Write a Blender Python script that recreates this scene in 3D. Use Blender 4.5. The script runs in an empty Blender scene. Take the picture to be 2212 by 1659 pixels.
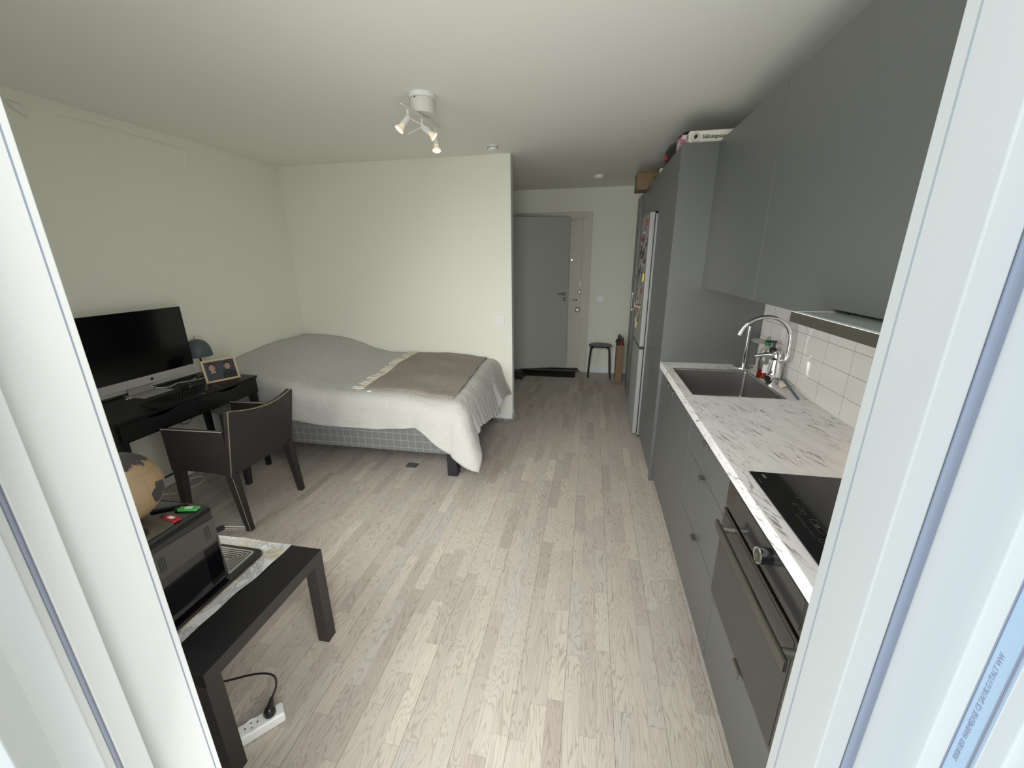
import bpy, bmesh, math, random
from mathutils import Vector, Matrix, noise as mnoise
random.seed(7)
scn = bpy.context.scene
C = scn.collection
PI = math.pi

# ---------------------------------------------------------------- camera
cam_d = bpy.data.cameras.new('camera'); cam = bpy.data.objects.new('camera', cam_d); C.objects.link(cam)
R2 = Vector((0.98260733, 0.18546025, -0.00934476)); U2 = Vector((-0.04596369, 0.2916657, 0.95541533)); FW = Vector((-0.17991711, 0.93836859, -0.29511729))
m = Matrix.Identity(4)
for i in range(3):
    m[i][0] = R2[i]; m[i][1] = U2[i]; m[i][2] = -FW[i]
m[0][3], m[1][3], m[2][3] = 0.0, 0.0, 1.5938
cam.matrix_world = m
cam_d.sensor_fit = 'HORIZONTAL'; cam_d.sensor_width = 36; cam_d.lens = 868.76 * 36 / 2212
cam_d.clip_start = 0.02; cam_d.clip_end = 60
scn.camera = cam
# ---------------------------------------------------------------- world / daylight / exposure
scn.view_settings.view_transform = 'Standard'; scn.view_settings.look = 'None'
scn.view_settings.gamma = 1; scn.view_settings.use_curve_mapping = False
scn.view_settings.exposure = 0.0
w = bpy.data.worlds.new('sky'); scn.world = w; w.use_nodes = True
bg = w.node_tree.nodes['Background']; bg.inputs[1].default_value = 1.0
# overcast sky, shaped by direction to light the door frame: bright sides, darker middle
_n = w.node_tree.nodes; _l = w.node_tree.links
_tc = _n.new('ShaderNodeTexCoord'); _sx = _n.new('ShaderNodeSeparateXYZ'); _l.new(_tc.outputs['Generated'], _sx.inputs[0])
_rp = _n.new('ShaderNodeValToRGB'); _mr = _n.new('ShaderNodeMapRange'); _mr.inputs[1].default_value = -1; _mr.inputs[2].default_value = 1
_l.new(_sx.outputs[0], _mr.inputs[0]); _l.new(_mr.outputs[0], _rp.inputs[0]); _l.new(_rp.outputs[0], bg.inputs[0])
_e = _rp.color_ramp.elements; _e[0].position = 0; _e[0].color = (1.9, 2.15, 2.3, 1); _e[1].position = 1; _e[1].color = (.95, 1.02, .98, 1)
for _p, _c in ((.28, (.95, 1.08, 1.16)), (.5, (.50, .54, .56)), (.72, (.78, .82, .80))):
    _x = _e.new(_p); _x.color = (*_c, 1)

def area(name, loc, size, rot, power, col=(1, 1, 1)):
    l = bpy.data.lights.new(name, 'AREA'); l.shape = 'RECTANGLE'; l.size, l.size_y = size; l.energy = power; l.color = col
    o = bpy.data.objects.new(name, l); C.objects.link(o); o.location = loc; o.rotation_euler = rot
    return o
# area lamps standing in for overcast daylight through the open balcony door and the window beside it (outside the picture, left)
for _nm, _loc, _sz, _rx, _rz, _w, _sp in (
        ('daylight_doorway', (-0.18, 0.40, 1.18), (0.74, 1.75), 0.0, 0.0, 20.5, 180),
        ('doorway_fill_down', (-0.18, 0.401, 1.18), (0.74, 1.75), -.4, .10, 6.5, 95),  # this row and the next two are fill lamps added to balance tones
        ('doorway_fill_left', (-0.18, 0.402, 1.18), (0.74, 1.75), -.2, .6, 5.0, 90),
        ('doorway_fill_up', (-0.18, 0.403, 1.18), (0.74, 1.75), .35, 0.0, 1.8, 110),
        ('daylight_window', (-1.78, 0.38, 1.50), (1.45, 1.20), -.35, -.75, 19.0, 95)):
    _o = area(_nm, _loc, _sz, (PI / 2 + _rx, 0, _rz), _w, (.99, 1.0, .985)); _o.data.spread = math.radians(_sp)

# ---------------------------------------------------------------- node helpers
class NT:
    def __init__(s, name):
        s.m = bpy.data.materials.new(name); s.m.use_nodes = True; s.t = s.m.node_tree; s.b = s.t.nodes['Principled BSDF']
    def n(s, typ, **kw):
        x = s.t.nodes.new(typ)
        for k, v in kw.items(): setattr(x, k, v)
        return x
    def l(s, a, b): s.t.links.new(a, b)
    def val(s, inp, v):
        if isinstance(v, bpy.types.NodeSocket): s.l(v, inp)
        else: inp.default_value = v
    def math(s, op, a, b=None, c=None, clamp=False):
        x = s.n('ShaderNodeMath', operation=op); x.use_clamp = clamp
        s.val(x.inputs[0], a)
        if b is not None: s.val(x.inputs[1], b)
        if c is not None: s.val(x.inputs[2], c)
        return x.outputs[0]
    def comb(s, x, y, z):
        c = s.n('ShaderNodeCombineXYZ')
        for i, v in enumerate((x, y, z)): s.val(c.inputs[i], v)
        return c.outputs[0]
    def pos(s, obj=False):
        if obj:
            o = s.n('ShaderNodeTexCoord').outputs['Object']
        else:
            o = s.n('ShaderNodeNewGeometry').outputs['Position']
        sp = s.n('ShaderNodeSeparateXYZ'); s.l(o, sp.inputs[0]); return o, sp.outputs[0], sp.outputs[1], sp.outputs[2]
    def noise(s, vec, scale=5, detail=2, rough=.5, dist=0, out=0):
        x = s.n('ShaderNodeTexNoise'); s.val(x.inputs['Vector'], vec); x.inputs['Scale'].default_value = scale
        x.inputs['Detail'].default_value = detail; x.inputs['Roughness'].default_value = rough; x.inputs['Distortion'].default_value = dist
        return x.outputs[out]
    def ramp(s, f, stops, interp='LINEAR'):
        x = s.n('ShaderNodeValToRGB'); s.val(x.inputs[0], f); r = x.color_ramp; r.interpolation = interp
        while len(r.elements) < len(stops): r.elements.new(0.5)
        for e, (p, c) in zip(r.elements, stops):
            e.position = p; e.color = (c[0], c[1], c[2], 1) if isinstance(c, tuple) else (c, c, c, 1)
        return x.outputs[0]
    def mix(s, f, a, b, mode='MIX'):
        x = s.n('ShaderNodeMix', data_type='RGBA', blend_type=mode); s.val(x.inputs[0], f)
        for i, v in ((6, a), (7, b)):
            if isinstance(v, tuple): x.inputs[i].default_value = (v[0], v[1], v[2], 1)
            else: s.l(v, x.inputs[i])
        return x.outputs[2]
    def bump(s, h, strength=.2, dist=.01):
        x = s.n('ShaderNodeBump'); s.l(h, x.inputs['Height']); x.inputs['Strength'].default_value = strength; x.inputs['Distance'].default_value = dist
        s.l(x.outputs[0], s.b.inputs['Normal'])

def mat(name, col, rough=.5, metal=0, spec=.5, bump=0, bscale=200, bdist=.002, var=0, vscale=8, emit=None, trans=0, alpha=None, coat=0):
    t = NT(name); b = t.b
    b.inputs['Base Color'].default_value = (*col, 1); b.inputs['Roughness'].default_value = rough
    b.inputs['Metallic'].default_value = metal; b.inputs['Specular IOR Level'].default_value = spec
    if coat: b.inputs['Coat Weight'].default_value = coat
    if trans: b.inputs['Transmission Weight'].default_value = trans
    if emit: b.inputs['Emission Color'].default_value = (*emit[0], 1); b.inputs['Emission Strength'].default_value = emit[1]
    o, x, y, z = t.pos(True)
    if var:
        f = t.noise(o, vscale, 4)
        c = t.mix(f, tuple(max(0, v * (1 - var)) for v in col), tuple(min(1, v * (1 + var)) for v in col)); t.l(c, b.inputs['Base Color'])
    if bump: t.bump(t.noise(o, bscale, 3), bump, bdist)
    return t.m

# ---------------------------------------------------------------- materials
M = {}
M['wall'] = mat('wall_paint', (.765, .765, .67), .75, spec=.25, bump=.15, bscale=350, bdist=.001, var=.02, vscale=2)
M['ceiling'] = mat('ceiling_paint', (.86, .86, .79), .85, spec=.2, bump=.2, bscale=250, bdist=.001, var=.015, vscale=2)
M['trim'] = mat('white_lacquer', (.76, .78, .78), .4, spec=.4, bump=.04, bscale=60)
M['jamb'] = mat('white_window_frame', (.80, .81, .79), .38, spec=.45, bump=.05, bscale=40)
M['seal'] = mat('grey_rubber_seal', (.33, .36, .46), .5, bump=.1, bscale=80)
M['jointgrey'] = mat('pale_grey_joint', (.5, .54, .58), .5)
M['spacer'] = mat('blue_white_profile', (.50, .64, .80), .35, spec=.5, bump=.04, bscale=30)
M['cab'] = mat('grey_cabinet_lacquer', (.104, .109, .105), .38, spec=.9, bump=.05, bscale=500, bdist=.0006)
M['cab_edge'] = mat('grey_cabinet_edge', (.30, .32, .34), .4)
M['doorgrey'] = mat('grey_door_paint', (.42, .42, .39), .5, spec=.3, bump=.06, bscale=150)
M['doorwhite'] = mat('warm_white_door_paint', (.60, .58, .50), .5, spec=.3, bump=.06, bscale=150)
M['steel'] = mat('brushed_steel', (.19, .183, .165), .32, metal=1, bump=.06, bscale=120)
M['steel_light'] = mat('silver_fridge_steel', (.33, .34, .325), .5, metal=.2, spec=.35, bump=.03, bscale=120)
M['chrome'] = mat('chrome', (.88, .88, .88), .06, metal=1)
M['nickel'] = mat('satin_nickel', (.32, .31, .29), .45, metal=1)
M['gridsteel'] = mat('drip_grid_steel', (.42, .41, .37), .4, metal=.4)
M['sinksteel'] = mat('satin_sink_steel', (.36, .35, .33), .34, metal=.9, bump=.06, bscale=140)
M['milky'] = mat('milky_clear_plastic', (.62, .62, .56), .2, trans=.35)
M['handle'] = mat('dark_pull_tab', (.24, .225, .20), .4, metal=.8)
M['ovenglass'] = mat('smoked_oven_glass', (.030, .029, .027), .12, spec=.45)
M['hobglass'] = mat('black_ceramic_glass', (.008, .008, .009), .07, spec=.6)
M['hobprint'] = mat('pale_grey_print', (.13, .13, .135), .4)
M['threshold'] = mat('dark_oak_threshold', (.10, .08, .055), .6)
M['hood'] = mat('olive_brown_metal', (.07, .066, .05), .45, metal=.3, var=.15, vscale=30)
M['hoodtop'] = mat('pale_glass_top', (.42, .47, .46), .12, spec=.7, var=.12, vscale=12)
M['black'] = mat('black_plastic', (.012, .012, .013), .35)
M['blackgloss'] = mat('black_gloss_plastic', (.006, .006, .007), .09, spec=.6, coat=.4)
M['machinegrey'] = mat('dark_grey_side_panel', (.062, .058, .05), .4, bump=.05)
M['screen'] = mat('black_screen_glass', (.002, .002, .003), .12, spec=.25)
M['alu'] = mat('anodised_aluminium', (.50, .49, .46), .5, metal=.35)
M['deskblack'] = mat('black_lacquered_desk', (.012, .0125, .013), .42, spec=.28, bump=.05, bscale=90)
M['tableblack'] = mat('black_brown_table', (.011, .010, .011), .5, spec=.35, bump=.08, bscale=60)
M['tableleg'] = mat('black_brown_leg', (.036, .031, .029), .55, spec=.3, bump=.08, bscale=60)
M['leather'] = mat('dark_brown_leather', (.030, .025, .024), .5, spec=.35, bump=.25, bscale=260, bdist=.0012, var=.12)
M['stitch'] = mat('gold_zip_stitch', (.42, .36, .22), .5, metal=.3)
M['piping'] = mat('pale_leather_edge', (.38, .34, .27), .5)
M['blackwood'] = mat('black_bed_leg', (.015, .015, .017), .5)
M['white'] = mat('white_plastic', (.78, .78, .76), .35)
M['whitecable'] = mat('white_cable', (.68, .68, .66), .5)
M['greycable'] = mat('grey_cable', (.18, .18, .17), .5)
M['cover'] = None
M['kraft'] = mat('kraft_cardboard', (.24, .165, .09), .8, bump=.1, bscale=90, var=.1, vscale=10)
M['bluegrey'] = mat('blue_grey_lamp_shade', (.075, .092, .105), .5, spec=.35)
M['brass'] = mat('brass', (.65, .52, .28), .25, metal=1)
M['pine'] = mat('pale_pine_frame', (.56, .44, .26), .55, var=.15, vscale=30)
M['green'] = mat('green_plastic', (.05, .30, .06), .3)
M['greencap'] = mat('dark_green_cap', (.01, .17, .06), .4)
M['lime'] = mat('lime_green_plastic', (.30, .50, .06), .35)
M['red'] = mat('red_plastic', (.30, .012, .02), .35)
M['redsoap'] = mat('red_liquid_soap', (.33, .012, .008), .15, spec=.6)
M['clear'] = mat('clear_plastic', (.92, .94, .92), .05, trans=1)
M['beige_plastic'] = mat('milky_plastic', (.50, .49, .42), .25, trans=.4)
M['paper'] = mat('white_paper', (.70, .69, .63), .8, var=.05)
M['gamebox'] = mat('cream_game_box', (.68, .66, .55), .6)
M['pinkbox'] = None
M['mat'] = mat('black_door_mat', (.010, .010, .013), .95, bump=.5, bscale=400, bdist=.003)
M['shoe'] = mat('grey_shoe_cloth', (.10, .10, .095), .8, bump=.2)
M['lidbrown'] = mat('smoked_brown_lid', (.085, .075, .055), .3, spec=.5)
M['ink'] = mat('black_ink', (.02, .02, .02), .7)
M['brush'] = mat('blue_grey_brush_handle', (.09, .125, .16), .45)
M['bristle'] = mat('cream_bristle', (.66, .57, .45), .8)
M['bulb'] = mat('lit_bulb_face', (1, .9, .7), .3, emit=((1, .82, .55), 14))
M['bulbrim'] = mat('bulb_glass_rim', (.80, .72, .58), .12, spec=.8, emit=((1, .72, .42), .28))
M['lampwhite'] = mat('white_lamp_enamel', (.66, .66, .60), .4)
M['skin'] = mat('photo_skin_tone', (.42, .25, .18), .5)
M['hair'] = mat('photo_dark_hair', (.018, .014, .014), .6)
M['photobg'] = mat('photo_blue_grey_backdrop', (.045, .055, .065), .35, var=.25, vscale=20)
M['photoshirt'] = mat('photo_grey_shirt', (.05, .053, .065), .6, var=.35, vscale=150)
M['photodark'] = mat('photo_black_shirt', (.008, .008, .009), .5)
M['lips'] = mat('photo_lips', (.35, .10, .08), .5)

def floor_mat():
    t = NT('whitewashed_oak_parquet'); o, x, y, z = t.pos()
    W = .0605
    xs = t.math('ADD', x, 10.01); col = t.math('FLOOR', t.math('DIVIDE', xs, W)); fx = t.math('FRACT', t.math('DIVIDE', xs, W))
    wn = t.n('ShaderNodeTexWhiteNoise', noise_dimensions='1D'); t.l(col, wn.inputs['W']); off = wn.outputs['Value']
    wn2 = t.n('ShaderNodeTexWhiteNoise', noise_dimensions='1D'); t.l(t.math('ADD', col, 71.3), wn2.inputs['W'])
    L = t.math('ADD', t.math('MULTIPLY', wn2.outputs['Value'], .14), .30)
    yy = t.math('ADD', t.math('DIVIDE', t.math('ADD', y, 20), L), t.math('MULTIPLY', off, 17.0)); row = t.math('FLOOR', yy); fy = t.math('FRACT', yy)
    wn3 = t.n('ShaderNodeTexWhiteNoise', noise_dimensions='2D'); t.l(t.comb(col, row, 0), wn3.inputs['Vector']); h = wn3.outputs['Value']
    base = t.ramp(h, [(0, (.42, .365, .322)), (.14, (.465, .415, .37)), (.32, (.50, .452, .396)), (.52, (.53, .482, .42)), (.70, (.56, .51, .436)), (.86, (.485, .455, .42)), (1, (.62, .57, .483))])
    # cathedral grain : contour lines of a stretched noise
    v = t.comb(t.math('ADD', t.math('MULTIPLY', x, 17), t.math('MULTIPLY', h, 37)), t.math('ADD', t.math('MULTIPLY', y, 2.6), t.math('MULTIPLY', h, 91)), 0)
    n1 = t.noise(v, 1.0, 2, .45, .5)
    s = t.math('SINE', t.math('MULTIPLY', n1, 105))
    line = t.math('POWER', t.math('MULTIPLY', t.math('ADD', s, 1), .5), 5)
    amt = t.math('MULTIPLY', line, t.math('MULTIPLY', t.noise(o, 5, 2), .78))
    c1 = t.mix(amt, base, (.20, .155, .12))
    v2 = t.comb(t.math('MULTIPLY', x, 260), t.math('MULTIPLY', y, 9), h)
    fib = t.math('MULTIPLY', t.noise(v2, 1, 2), .22)
    c2 = t.mix(fib, c1, (.30, .26, .22))
    # joints
    e = t.math('MINIMUM', fx, t.math('SUBTRACT', 1, fx)); jx = t.math('LESS_THAN', e, .012)
    b3 = t.math('FRACT', t.math('DIVIDE', col, 3)); isb = t.math('LESS_THAN', b3, .1)
    jb = t.math('MULTIPLY', isb, t.math('LESS_THAN', fx, .022))
    ey = t.math('MINIMUM', fy, t.math('SUBTRACT', 1, fy)); jy = t.math('LESS_THAN', ey, .0022)
    j = t.math('MAXIMUM', t.math('MULTIPLY', t.math('MAXIMUM', jx, jy), .30), t.math('MULTIPLY', jb, .8))
    c3 = t.mix(j, c2, (.10, .08, .065))
    t.l(c3, t.b.inputs['Base Color'])
    t.b.inputs['Roughness'].default_value = .42; t.b.inputs['Specular IOR Level'].default_value = .35
    t.bump(t.math('SUBTRACT', t.math('MULTIPLY', amt, -1), j), .25, .001)
    return t.m
M['floor'] = floor_mat()

def marble_mat():
    t = NT('white_marble_laminate'); o, x, y, z = t.pos()
    a = math.radians(17)
    u = t.math('ADD', t.math('MULTIPLY', y, math.cos(a)), t.math('MULTIPLY', x, -math.sin(a)))
    v = t.math('ADD', t.math('MULTIPLY', y, math.sin(a)), t.math('MULTIPLY', t.math('ADD', x, z), math.cos(a)))
    vec = t.comb(t.math('MULTIPLY', u, 12.5), t.math('MULTIPLY', v, 85), 0)
    n1 = t.noise(vec, 1, 4, .6, .6); st = t.ramp(n1, [(0, 0.), (.555, 0.), (.62, 1.), (1, 1.)])
    m1 = t.ramp(t.noise(o, 6.5, 2), [(0, 0.), (.42, 0.05), (.6, 1.), (1, 1.)])
    vec2 = t.comb(t.math('MULTIPLY', u, 5), t.math('MULTIPLY', v, 22), 3)
    n2 = t.ramp(t.noise(vec2, 1, 3, .6, .3), [(0, 0.), (.45, 0.), (.75, .6), (1, .8)])
    # thin long veins
    n3 = t.noise(t.comb(t.math('MULTIPLY', u, 2.2), t.math('MULTIPLY', v, 9), 9), 1, 3, .55, .4)
    vein = t.math('LESS_THAN', t.math('ABSOLUTE', t.math('SUBTRACT', n3, .5)), .0055)
    vein = t.math('MULTIPLY', vein, m1)
    c = t.mix(n2, (.88, .865, .845), (.74, .71, .69))
    c = t.mix(t.math('MULTIPLY', t.math('MULTIPLY', st, m1), .8), c, (.19, .17, .17))
    c = t.mix(t.math('MULTIPLY', vein, .55), c, (.15, .13, .135))
    t.l(c, t.b.inputs['Base Color']); t.b.inputs['Roughness'].default_value = .3; t.b.inputs['Specular IOR Level'].default_value = .4
    return t.m
M['marble'] = marble_mat()

def tile_mat():
    t = NT('white_glazed_tile'); o, x, y, z = t.pos()
    def edge(c, size, off):
        f = t.math('FRACT', t.math('DIVIDE', t.math('SUBTRACT', c, off), size)); return t.math('MULTIPLY', t.math('MINIMUM', f, t.math('SUBTRACT', 1, f)), size)
    d = t.math('MINIMUM', edge(y, .2, -9.935), edge(z, .1, -.982))
    g = t.math('LESS_THAN', d, .0013)
    t.l(t.mix(g, (.74, .71, .67), (.36, .31, .27)), t.b.inputs['Base Color'])
    t.l(t.math('ADD', t.math('MULTIPLY', g, .6), .10), t.b.inputs['Roughness'])
    prof = t.math('MINIMUM', t.math('DIVIDE', d, .004), 1)
    t.bump(t.math('ADD', prof, t.math('MULTIPLY', t.noise(o, 14, 1), .8)), .25, .002)
    return t.m
M['tile'] = tile_mat()

def cover_mat():
    t = NT('cream_quilted_bedspread'); o, x, y, z = t.pos()
    vo = t.n('ShaderNodeTexVoronoi'); vo.inputs['Scale'].default_value = 19; vo.inputs['Randomness'].default_value = .35; t.l(o, vo.inputs['Vector'])
    dot = t.math('LESS_THAN', vo.outputs['Distance'], .075)
    c = t.mix(dot, (.485, .48, .45), (.74, .74, .71)); t.l(c, t.b.inputs['Base Color'])
    t.b.inputs['Roughness'].default_value = .9; t.b.inputs['Specular IOR Level'].default_value = .15; t.b.inputs['Sheen Weight'].default_value = .2
    n = t.noise(t.comb(t.math('MULTIPLY', x, .6), y, t.math('MULTIPLY', z, 1.2)), 9, 4, .55, 1.2)
    t.bump(t.math('ADD', n, t.math('MULTIPLY', t.noise(o, 500, 1), .05)), .6, .022)
    return t.m
M['cover'] = cover_mat()

def plaid_mat():
    t = NT('grey_checked_bed_fabric'); o, x, y, z = t.pos()
    def ln(c, off, size, wd):
        f = t.math('FRACT', t.math('DIVIDE', t.math('SUBTRACT', c, off), size)); return t.math('LESS_THAN', f, wd)
    g = t.math('MAXIMUM', ln(t.math('ADD', x, y), -20.0, .060, .055), ln(z, -1.005, .058, .06))
    t.l(t.mix(t.math('MULTIPLY', g, .65), (.150, .153, .150), (.36, .375, .37)), t.b.inputs['Base Color'])
    t.b.inputs['Roughness'].default_value = .9; t.bump(t.noise(o, 600, 1), .2, .001); return t.m
M['plaid'] = plaid_mat()

def throw_mat():
    t = NT('brown_and_white_woven_wool'); o, x, y, z = t.pos()
    wv = t.math('SINE', t.math('MULTIPLY', t.math('ADD', x, t.math('MULTIPLY', t.noise(o, 30, 2), .004)), 2 * PI / .0105))
    n = t.noise(t.comb(t.math('MULTIPLY', x, 260), t.math('MULTIPLY', y, 110), 0), 1, 2)
    f = t.math('ADD', t.math('MULTIPLY', wv, .17), t.math('ADD', t.math('MULTIPLY', n, 1.1), -.12))
    c = t.ramp(f, [(0, (.10, .08, .065)), (.25, (.19, .165, .135)), (.48, (.36, .325, .28)), (.70, (.62, .585, .53)), (1, (.76, .73, .68))])
    t.l(c, t.b.inputs['Base Color']); t.b.inputs['Roughness'].default_value = .95; t.b.inputs['Specular IOR Level'].default_value = .1
    t.bump(f, .8, .004); return t.m
M['throw'] = throw_mat()
M['fringe'] = mat('cream_wool_fringe', (.62, .57, .47), .95)

def paper_cloth():
    t = NT('marbled_paper_liner'); o, x, y, z = t.pos()
    n = t.noise(t.comb(t.math('MULTIPLY', x, 16), t.math('MULTIPLY', y, 7), 0), 1, 4, .6, 1.5)
    a = t.ramp(n, [(0, (.75, .75, .74)), (.40, (.68, .68, .67)), (.5, (.34, .34, .345)), (.56, (.62, .62, .61)), (.62, (.36, .36, .36)), (.7, (.66, .66, .65)), (1, (.75, .75, .74))])
    def gr(c): 
        f = t.math('FRACT', t.math('DIVIDE', c, .0145)); return t.math('LESS_THAN', f, .10)
    g = t.math('MAXIMUM', gr(t.math('ADD', x, 10)), gr(t.math('ADD', y, 10)))
    c = t.mix(t.math('MULTIPLY', g, .3), a, (.3, .3, .33))
    st = t.ramp(t.noise(o, 9, 2), [(0, 0.), (.5, 0.), (.62, .55), (1, .6)])
    far = t.math('MULTIPLY', st, t.math('GREATER_THAN', y, 1.12))
    c = t.mix(far, c, (.42, .34, .20))
    t.l(c, t.b.inputs['Base Color']); t.b.inputs['Roughness'].default_value = .7; t.bump(n, .3, .004); return t.m
M['liner'] = paper_cloth()

def globe_mat():
    t = NT('kraft_paper_globe'); o, x, y, z = t.pos(True)
    n = t.noise(o, 17, 6, .55, .3)
    # the dark land mass gathers on the upper half, islands trail below it
    bias = t.math('MULTIPLY', t.math('SUBTRACT', z, .178), 4.2)
    f = t.math('ADD', n, bias)
    land = t.ramp(f, [(0, 0.), (.53, 0.), (.545, 1.), (1, 1.)])
    def blob(cx, cy, cz, r):
        d = t.n('ShaderNodeVectorMath', operation='DISTANCE'); t.l(o, d.inputs[0]); d.inputs[1].default_value = (cx, cy, cz)
        return t.math('LESS_THAN', t.math('ADD', d.outputs['Value'], t.math('MULTIPLY', t.noise(o, 40, 3), .03)), r + .015)
    land = t.math('MAXIMUM', land, blob(.108, .05, .095, .036))
    lon = t.math('ARCTAN2', y, x); lat = t.math('ARCSINE', t.math('DIVIDE', t.math('SUBTRACT', z, .116), .1165), clamp=False)
    def ln(a, step, wd): return t.math('LESS_THAN', t.math('FRACT', t.math('DIVIDE', t.math('ADD', a, 10), step)), wd)
    g = t.math('MAXIMUM', ln(lon, .42, .035), ln(lat, .42, .035))
    c = t.mix(t.noise(o, 60, 2), (.25, .17, .09), (.31, .22, .12))
    c = t.mix(t.math('MULTIPLY', g, .6), c, (.19, .11, .05))
    c = t.mix(land, c, (.035, .032, .030))
    t.l(c, t.b.inputs['Base Color']); t.b.inputs['Roughness'].default_value = .65; return t.m
M['globe'] = globe_mat()

def pink_mat():
    t = NT('pink_and_white_box_print'); o, x, y, z = t.pos()
    n = t.noise(o, 28, 2)
    c = t.ramp(n, [(0, (.30, .10, .14)), (.45, (.42, .20, .26)), (.55, (.60, .55, .55)), (.7, (.10, .09, .22)), (1, (.5, .3, .35))], 'CONSTANT')
    t.l(c, t.b.inputs['Base Color']); t.b.inputs['Roughness'].default_value = .6; return t.m
M['pinkbox'] = pink_mat()
def snap_mat(i, a, b, c_):
    t = NT('magnet_picture_print'); o, x, y, z = t.pos(True)
    n = t.noise(o, 45 + 7 * i, 2)
    t.l(t.ramp(n, [(0, a), (.45, a), (.5, b), (.6, c_), (1, c_)], 'LINEAR'), t.b.inputs['Base Color']); t.b.inputs['Roughness'].default_value = .4; return t.m
SN = [snap_mat(0, (.05, .03, .03), (.45, .30, .25), (.6, .58, .52)), snap_mat(1, (.5, .45, .4), (.08, .06, .06), (.35, .05, .05)),
      snap_mat(2, (.62, .6, .56), (.3, .2, .18), (.04, .04, .05)), snap_mat(3, (.1, .1, .12), (.55, .5, .45), (.5, .36, .05))]

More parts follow.
